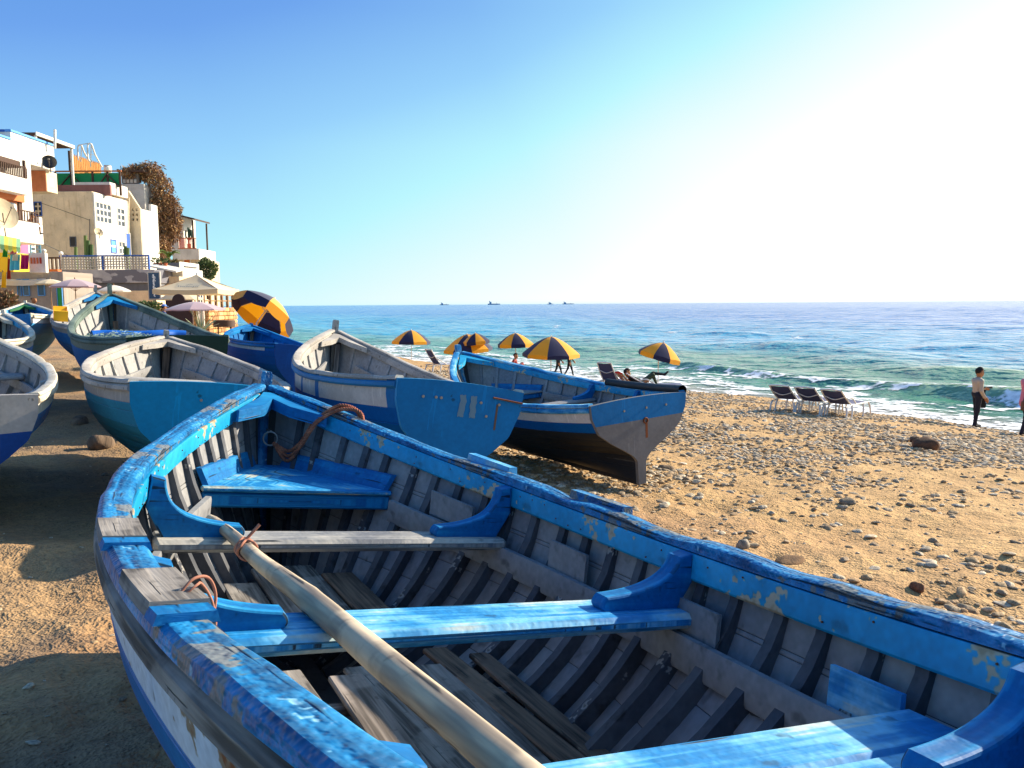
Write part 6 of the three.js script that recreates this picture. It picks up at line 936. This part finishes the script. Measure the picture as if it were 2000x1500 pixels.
// ---- café parasols and things beneath
{
  const sq = (px, py, d, wpx, hgt, mat, label, text) => { const top = at(px, py, d), W = wpx * d / 1600 / 2, gyv = ground0(top.x, top.z), o = thing('cafe_parasol', label, 'umbrella', 'café parasols', [top.x, gyv, top.z]); const H = top.y - gyv, E = H - hgt; const c = [[-W, -W], [W, -W], [W, W], [-W, W]].map(([x, z]) => V(x, E, z)), t = V(0, H, 0);
    for (let k = 0; k < 4; k++) { const a = c[k], b = c[(k + 1) % 4], mb = new MB(), N = 6; for (let i = 0; i < N; i++) for (let j = 0; j < N; j++) { const Q = (f, u) => { const e = a.clone().lerp(b, u); const p = t.clone().lerp(e, f); p.y -= 0.12 * f * (1 - f) * 4 * 0.5 + 0.06 * f * Math.sin(u * Math.PI); return p; }; const f0 = i / N, f1 = (i + 1) / N, u0 = j / N, u1 = (j + 1) / N; mb.quad(Q(f0, u0), Q(f1, u0), Q(f1, u1), Q(f0, u1), [f0, u0], [f1, u0], [f1, u1], [f0, u1]); } for (let j = 0; j < N; j++) { const p = u => { const e = a.clone().lerp(b, u); e.y -= 0.06 * Math.sin(u * Math.PI); return e; }, p0 = p(j / N), p1 = p((j + 1) / N); mb.quad(p0, p0.clone().add(V(0, -0.22, 0)), p1.clone().add(V(0, -0.22, 0)), p1, [0, 0], [0, 1], [1, 1], [1, 0]); } part('canopy_panel', mb.geo(0.5), mat, o); part('rib', bar(V(0, H - 0.05, 0), a.clone().add(V(0, -0.03, 0)), 0.03), M.woodPost, o); }
    part('pole', bar(V(0, -0.2, 0), V(0, H, 0), 0.07, 0.07, 10), M.poleWhite, o); part('finial', xf(new THREE.SphereGeometry(0.05, 10, 8), { t: [0, H + 0.04, 0] }), M.poleWhite, o);
    if (text) { const cv = document.createElement('canvas'); cv.width = 512; cv.height = 192; const g = cv.getContext('2d'); g.clearRect(0, 0, 512, 192); g.fillStyle = '#d6c7a6'; g.fillRect(0, 0, 512, 192); g.fillStyle = '#4a5560'; g.textAlign = 'center'; g.font = 'bold 84px serif'; g.fillText(text, 256, 160); g.lineWidth = 7; g.strokeStyle = '#4a5560'; g.beginPath(); g.arc(256, 58, 26, Math.PI, 0); g.moveTo(180, 66); g.lineTo(226, 58); g.moveTo(332, 66); g.lineTo(286, 58); g.moveTo(222, 76); g.lineTo(290, 76); g.stroke();
      const tx = new THREE.CanvasTexture(cv); tx.colorSpace = THREE.SRGBColorSpace; const a = c[3], b = c[2]; const mb = new MB(), N = 8; const Q = (f, u) => { const e = a.clone().lerp(b, u), p = t.clone().lerp(e, f); p.y -= 0.12 * f * (1 - f) * 2 + 0.06 * f * Math.sin(u * Math.PI) - 0.012; p.z += 0.006; return p; }; const F0 = 0.5, F1 = 0.82, hw = (f) => 0.3 / Math.max(f, 0.3) * 0.62; for (let i = 0; i < N; i++) for (let j = 0; j < 4; j++) { const uu = (i_, f) => 0.5 + (i_ / N - 0.5) * 2 * hw(f), f0 = lerp(F0, F1, j / 4), f1 = lerp(F0, F1, (j + 1) / 4); mb.quad(Q(f0, uu(i, f0)), Q(f1, uu(i, f1)), Q(f1, uu(i + 1, f1)), Q(f0, uu(i + 1, f0)), [i / N, 1 - j / 4], [i / N, 1 - (j + 1) / 4], [(i + 1) / N, 1 - (j + 1) / 4], [(i + 1) / N, 1 - j / 4]); } part('print', mb.geo(0), new THREE.MeshPhysicalMaterial({ map: tx, roughness: 0.95, transmission: 0.25, thickness: 0 }), o); }
    return o; };
  sq(384, 536, 40, 122, 0.72, F.cream, 'big cream café parasol printed with Vestberger and a small crest', 'Vestberger');
  sq(70, 526, 43, 104, 0.6, F.white, 'pale square café parasol in front of the shop');
  const rd = (px, py, d, wpx, mat, label, rise = 0.3) => { const t = at(px, py, d), g = ground0(t.x, t.z); parasol({ name: 'cafe_parasol', pos: V(t.x, g, t.z), h: t.y - g, R: wpx * d / 3200, rise, cloths: [mat], flap: 0.05, label, group: 'café parasols', poleMat: M.woodPost, spin: 0.2 }); };
  rd(381, 589, 34, 114, F.mauve, 'round dusty mauve parasol above the agave', 0.26); rd(352, 567, 44, 84, F.cream, 'domed cream parasol behind the arched brown board', 0.42); rd(146, 545, 38, 94, F.mauve, 'lilac round parasol behind the tall bowed boats', 0.3); rd(222, 557, 40, 62, F.white, 'white round parasol behind the two raised bows', 0.35); rd(98, 545, 40, 60, F.cream, 'small cream parasol beneath the pale square one', 0.3);
  // arched menu board
  const d = 37, b = thing('arched_board', 'dark brown wooden board with an arched top among the parasols', 'board'), sh = new THREE.Shape(); const x0 = xz(321, d), x1 = xz(372, d), yb = yz(345, 645, d), yt = yz(345, 587, d), cx = xz(346, d), r = xz(358, d) - cx; sh.moveTo(x0, yb); sh.lineTo(x1, yb); sh.lineTo(x1, yt); sh.lineTo(cx + r, yt); sh.absarc(cx, yt, r, 0, Math.PI, false); sh.lineTo(x0, yt); part('panel', xf(new THREE.ExtrudeGeometry(sh, { depth: 0.08, bevelEnabled: true, bevelSize: 0.015, bevelThickness: 0.015, bevelSegments: 2 }), { t: [0, 0, -d] }), plain(0x3f2620, 0.7), b); for (const x of [x0 + 0.1, x1 - 0.1]) part('leg', box(x - 0.05, x + 0.05, ground0(x, -d) - 0.1, yb, -d, -d + 0.08), T.brown, b);
  // agave in a pot, yellow chair, round table
  const ag = thing('agave', 'spiky grey green agave growing beside the mauve parasol', 'plant'), ap = at(392, 645, 32); ap.y = Math.max(ap.y - 0.1, ground0(ap.x, ap.z)); for (let k = 0; k < 34; k++) { const a = k * 2.399, e = 0.35 + 1.1 * hash2(k, 9), l = 0.7 + 0.4 * hash2(k, 2), D = V(Math.cos(a) * Math.cos(e), Math.sin(e), Math.sin(a) * Math.cos(e)), sd = V(-Math.sin(a), 0, Math.cos(a)); const S = [0, 0.3, 0.7, 1].map(u => { const w = 0.035 * (1 - u) + 0.004, p = ap.clone().addScaledVector(D, l * u); p.y -= 0.15 * u * u * Math.cos(e); return [p.clone().addScaledVector(sd, w), p.clone().add(V(0, 0.012, 0)), p.clone().addScaledVector(sd, -w), p.clone().add(V(0, -0.012, 0))]; }); part('leaf', loft(S, { crease: 0.8 }), plain([0x8c9a78, 0x76866a, 0xa2a888][k % 3], 0.6), ag); } part('planter', xf(new THREE.CylinderGeometry(0.3, 0.25, 0.5, 16), { t: [ap.x, ap.y - 0.22, ap.z] }), T.white, ag);
  const cy = thing('yellow_chair', 'bright yellow plastic chair by the quay', 'chair'), cp = at(422, 642, 36); cp.y = ground0(cp.x, cp.z); const ch = cp.y; const S2 = cp.x; part('seat', box(S2 - 0.24, S2 + 0.24, ch + 0.42, ch + 0.46, cp.z - 0.24, cp.z + 0.24), T.ylw, cy); part('backrest', loft([[0.46, 0], [0.7, -0.04], [0.92, -0.1]].map(([y, z]) => [V(S2 - 0.23, ch + y, cp.z - 0.2 + z), V(S2 + 0.23, ch + y, cp.z - 0.2 + z), V(S2 + 0.23, ch + y, cp.z - 0.24 + z), V(S2 - 0.23, ch + y, cp.z - 0.24 + z)])), T.ylw, cy); for (const [a, c] of [[-1, -1], [1, -1], [1, 1], [-1, 1]]) part('leg', bar(V(S2 + a * 0.2, ch + 0.42, cp.z + c * 0.2), V(S2 + a * 0.24, ch - 0.02, cp.z + c * 0.24), 0.04), T.ylw, cy);
  const tb = thing('barrel_table', 'low round dark wooden table with slim legs by the quay', 'table'), tp = at(438, 632, 33); const tg = ground0(tp.x, tp.z); part('drum', xf(new THREE.CylinderGeometry(0.42, 0.42, 0.26, 28), { t: [tp.x, tp.y, tp.z] }), plain(0x4a3022, 0.7), tb); for (const a of [0.5, 2, 3.6, 5.2]) part('leg', bar(V(tp.x + Math.cos(a) * 0.34, tp.y - 0.1, tp.z + Math.sin(a) * 0.34), V(tp.x + Math.cos(a) * 0.38, Math.min(tg, tp.y - 0.5), tp.z + Math.sin(a) * 0.38), 0.04), T.brown, tb);
  const hd = thing('low_hedge', 'low clipped green hedge below the terrace wall', 'hedge'); for (const px of [268, 284, 300]) leafy(hd, at(px, 600, 46), 0.5, 0.3, 0.4, 500, GREENS, 0.12, px);
  // people at the café
  const s1 = at(62, 598, 36); const sp = V(s1.x, s1.y - 0.95, s1.z); sitter(sp, -0.1, 0x121215, 0x14151a, 'person in black bending over a café table under the pale parasol', 0.42);
  const chair = thing('cafe_chair', 'grey plastic chair under the person in black', 'chair'); part('seat', box(sp.x - 0.25, sp.x + 0.2, sp.y + 0.38, sp.y + 0.42, sp.z - 0.24, sp.z + 0.24), T.grey, chair); part('backrest', loft([[0.42, -0.22], [0.7, -0.28], [0.95, -0.36]].map(([y, x]) => [V(sp.x + x, sp.y + y, sp.z - 0.22), V(sp.x + x, sp.y + y, sp.z + 0.22), V(sp.x + x - 0.03, sp.y + y, sp.z + 0.22), V(sp.x + x - 0.03, sp.y + y, sp.z - 0.22)])), T.grey, chair); for (const [a, c] of [[-1, -1], [1, -1], [1, 1], [-1, 1]]) part('leg', bar(V(sp.x + a * 0.2, sp.y + 0.4, sp.z + c * 0.2), V(sp.x + a * 0.23, sp.y - 0.02, sp.z + c * 0.23), 0.035), T.grey, chair);
  const ct = thing('cafe_table', 'dark café table in front of the person in black', 'table'); part('top', box(sp.x + 0.45, sp.x + 1.5, sp.y + 0.7, sp.y + 0.74, sp.z - 0.4, sp.z + 0.4), T.brown, ct); for (const [a, c] of [[0.5, -0.35], [1.45, -0.35], [1.45, 0.35], [0.5, 0.35]]) part('leg', bar(V(sp.x + a, sp.y + 0.7, sp.z + c), V(sp.x + a, sp.y - 0.02, sp.z + c), 0.05), T.brown, ct);
  const s2 = at(316, 614, 35); sitter(V(s2.x, s2.y - 0.95, s2.z), 0.6, 0x2a3f6a, 0x20242c, 'person in blue sitting beside the arched board', 0.42); const cap2 = thing('blue_cap', 'blue cap worn by the person beside the arched board', 'cap'); part('crown', xf(new THREE.SphereGeometry(0.11, 16, 8, 0, 6.283, 0, 1.5), { t: [s2.x + 0.09, s2.y + 0.335, s2.z - 0.06] }), plain(0x5a86c8, 0.8), cap2); part('peak', xf(new THREE.CylinderGeometry(0.08, 0.085, 0.012, 16), { t: [s2.x + 0.17, s2.y + 0.335, s2.z - 0.11] }), plain(0x5a86c8, 0.8), cap2);
  const s3 = atX(58, 432, -27.2); sitter(V(s3.x, s3.y - 0.7, s3.z), 0.8, 0xa8704c, 0x5a3a2a, 'person leaning on the lower balcony of the white house', 0.2);
  // stools under the people at their seats
  for (const [q, l] of [[V(s2.x, s2.y - 0.95, s2.z), 'small wooden stool under the person in blue'], [V(s3.x, s3.y - 0.7, s3.z), 'stool on the lower balcony of the white house']]) { const st = thing('stool', l, 'stool'); const h = l[0] === 's' && l[1] === 'm' ? 0.42 : 0.2; part('top', xf(new THREE.CylinderGeometry(0.2, 0.2, 0.04, 18), { t: [q.x, q.y + h - 0.02, q.z] }), T.brown, st); for (const a of [0.5, 2.6, 4.7]) part('leg', bar(V(q.x + Math.cos(a) * 0.12, q.y + h - 0.03, q.z + Math.sin(a) * 0.12), V(q.x + Math.cos(a) * 0.17, q.y - 0.05, q.z + Math.sin(a) * 0.17), 0.03), T.brown, st); }
}
{ // ---- shop front below the white house: awning, goods on a line, blue doors in shade
  const X = -26.7, o = thing('beach_shop', 'shop front with scalloped yellow and green awning and blue glazed doors', 'shop'), d = 41.5;
  part('wall', box(xz(-120, d), xz(112, d), GB, yz(60, 530, d) , -d - 0.4, -d - 3.4), plaster(0x9a8f84, 9, 0.4), o); part('side_wall', box(xz(-120, d), xz(15, d), yz(60, 530, d), yz(10, 492, d), -d - 0.4, -d - 3), T.ylw, o);
  for (const [a, b] of [[30, 38], [41, 54], [70, 84]]) winZ(o, d + 0.38, a, b, 545, 578, 1, 1, T.blueTrim, plain(0x24506a, 0.3), 'door'); winZ(o, d + 0.38, 107, 118, 560, 600, 1, 1, T.blueTrim, T.grn, 'door');
  const aw = []; for (let k = 0; k < 9; k++) { const z = -d + 1.0 - k * 0.42 - 0.2; const xA = xz(0, d) - 0.2; } 
  for (let k = 0; k < 8; k++) { const pa = -24 + k * 8, a = at(pa, 455 + k * 1.5, d), b = at(pa + 8, 456.5 + k * 1.5, d), c = at(pa + 8, 474 + k * 1.4, d - 1.2), e = at(pa, 472.6 + k * 1.4, d - 1.2), mb = new MB(), dn = V(0, -0.2, 0), md = c.clone().lerp(e, 0.5).add(V(0, -0.3, 0)); mb.quad(a, b, c, e, [0, 0], [1, 0], [1, 1], [0, 1]); mb.quad(e, c, c.clone().add(dn), e.clone().add(dn), [0, 0], [1, 0], [1, 1], [0, 1]); mb.tri(e.clone().add(dn), c.clone().add(dn), md, [0, 0], [1, 0], [0.5, 1]); part('awning_strip', mb.geo(0.4), fabric([0xe8d23c, 0xb8cf6a, 0xe8d23c, 0x8cc890][k % 4], 0.25), o); }
  part('balustrade', box(xz(55, d), xz(88, d), yz(70, 533, d), yz(70, 494, d), -d, -d - 0.25), T.white, o); for (let k = 0; k < 4; k++) part('slot', box(xz(59 + k * 6, d), xz(63 + k * 6, d), yz(70, 515, d), yz(70, 503, d), -d + 0.002, -d + 0.03), [T.orange, T.terra, T.orange, T.red][k], o); const gl = part('newel_globe', xf(new THREE.SphereGeometry(0.11, 14, 10), { t: [xz(84, d), yz(84, 490, d), -d - 0.12] }), T.white, o);
  const rl = part('stair_railing', box(xz(90, d + 4), xz(117, d + 4), yz(100, 505, d + 4), yz(100, 502, d + 4), -d - 4, -d - 4.1), T.brown, o); for (let k = 0; k < 7; k++) part('baluster', box(xz(91 + k * 4, d + 4), xz(92.6 + k * 4, d + 4), yz(100, 527, d + 4), yz(100, 505, d + 4), -d - 4, -d - 4.08), k % 2 ? T.white : T.brown, rl); part('planter_box', box(xz(90, d + 4), xz(115, d + 4), yz(100, 540, d + 4), yz(100, 526, d + 4), -d - 3.8, -d - 4.2), T.orange, o);
  const cl = (name, label, px0, px1, y0, y1, mat, dd = d - 0.5) => { const g = thing(name, label, 'cloth', 'goods hung on the shop line'), mb = new MB(), N = 12; const P = (u, v) => { const p = at(lerp(px0, px1, u), lerp(y0, y1, v), dd); p.z += 0.06 * Math.sin(u * 14 + v) * (0.3 + v); return p; }; for (let i = 0; i < N; i++) for (let j = 0; j < 4; j++) mb.quad(P(i / N, j / 4), P((i + 1) / N, j / 4), P((i + 1) / N, (j + 1) / 4), P(i / N, (j + 1) / 4), [0, 0], [1, 0], [1, 1], [0, 1]); part('cloth', mb.geo(0.8), mat, g); part('peg', box(at(px0 + 2, y0, dd).x, at(px0 + 3, y0, dd).x, at(px0, y0 + 2, dd).y, at(px0, y0 - 2, dd).y, -dd + 0.03, -dd + 0.08), T.brown, g); };
  cl('hanging_towel', 'deep magenta towel hung over the shop line', 41, 57, 498, 526, T.mag); cl('hanging_scarf', 'fringed turquoise scarf on the shop line', 20, 40, 497, 528, T.cyan); cl('hanging_dress', 'pink dress hanging in the shop opening', 21, 34, 482, 497, T.pink, d - 0.3); cl('hanging_banner', 'red banner hanging at the shop corner', 15, 21, 505, 545, T.red, d - 0.3); cl('hanging_banner', 'yellow banner hanging at the shop corner post', 4, 13, 530, 562, T.ylw, d - 0.3); cl('hanging_flag', 'green flag on the shop line', 6, 16, 484, 502, T.grn, d - 0.35); cl('hanging_shirt', 'white cloth with yellow hem on the shop line', 25, 36, 496, 509, T.white, d - 0.6);
  part('line', bar(at(14, 497, d - 0.5), at(60, 497, d - 0.5), 0.02), T.cyan, o);
  const bu = thing('dry_bush', 'reddish dry bush at the foot of the shop', 'plant'); leafy(bu, at(8, 592, 34), 0.5, 0.45, 0.4, 900, [[0.25, 0.12, 0.06], [0.3, 0.17, 0.08], [0.14, 0.12, 0.05]], 0.18, 91); const bc = at(8, 600, 34); for (let k = 0; k < 3; k++) part('stem', bar(V(bc.x, bc.y - 0.8, bc.z), V(bc.x + (k - 1) * 0.2, bc.y + 0.2, bc.z), 0.03), T.brown, bu);
}
{ // cables along the beige wall
  const c = thing('overhead_cable', 'thin dark cable slung across the beige wall', 'cable'); part('wire', tube([at(72, 470, 50), at(105, 485, 51), at(150, 508, 52)], 0.02, 16, 5), T.dark, c);
  const e = thing('overhead_cable', 'thin cable sagging from the white house to the beige wall pipe', 'cable'); part('wire', tube([at(76, 395, 55.6), at(125, 412, 55.8), at(175, 430, 55.8)], 0.015, 16, 5), T.dark, e);
}
renderer.render(scene, camera);
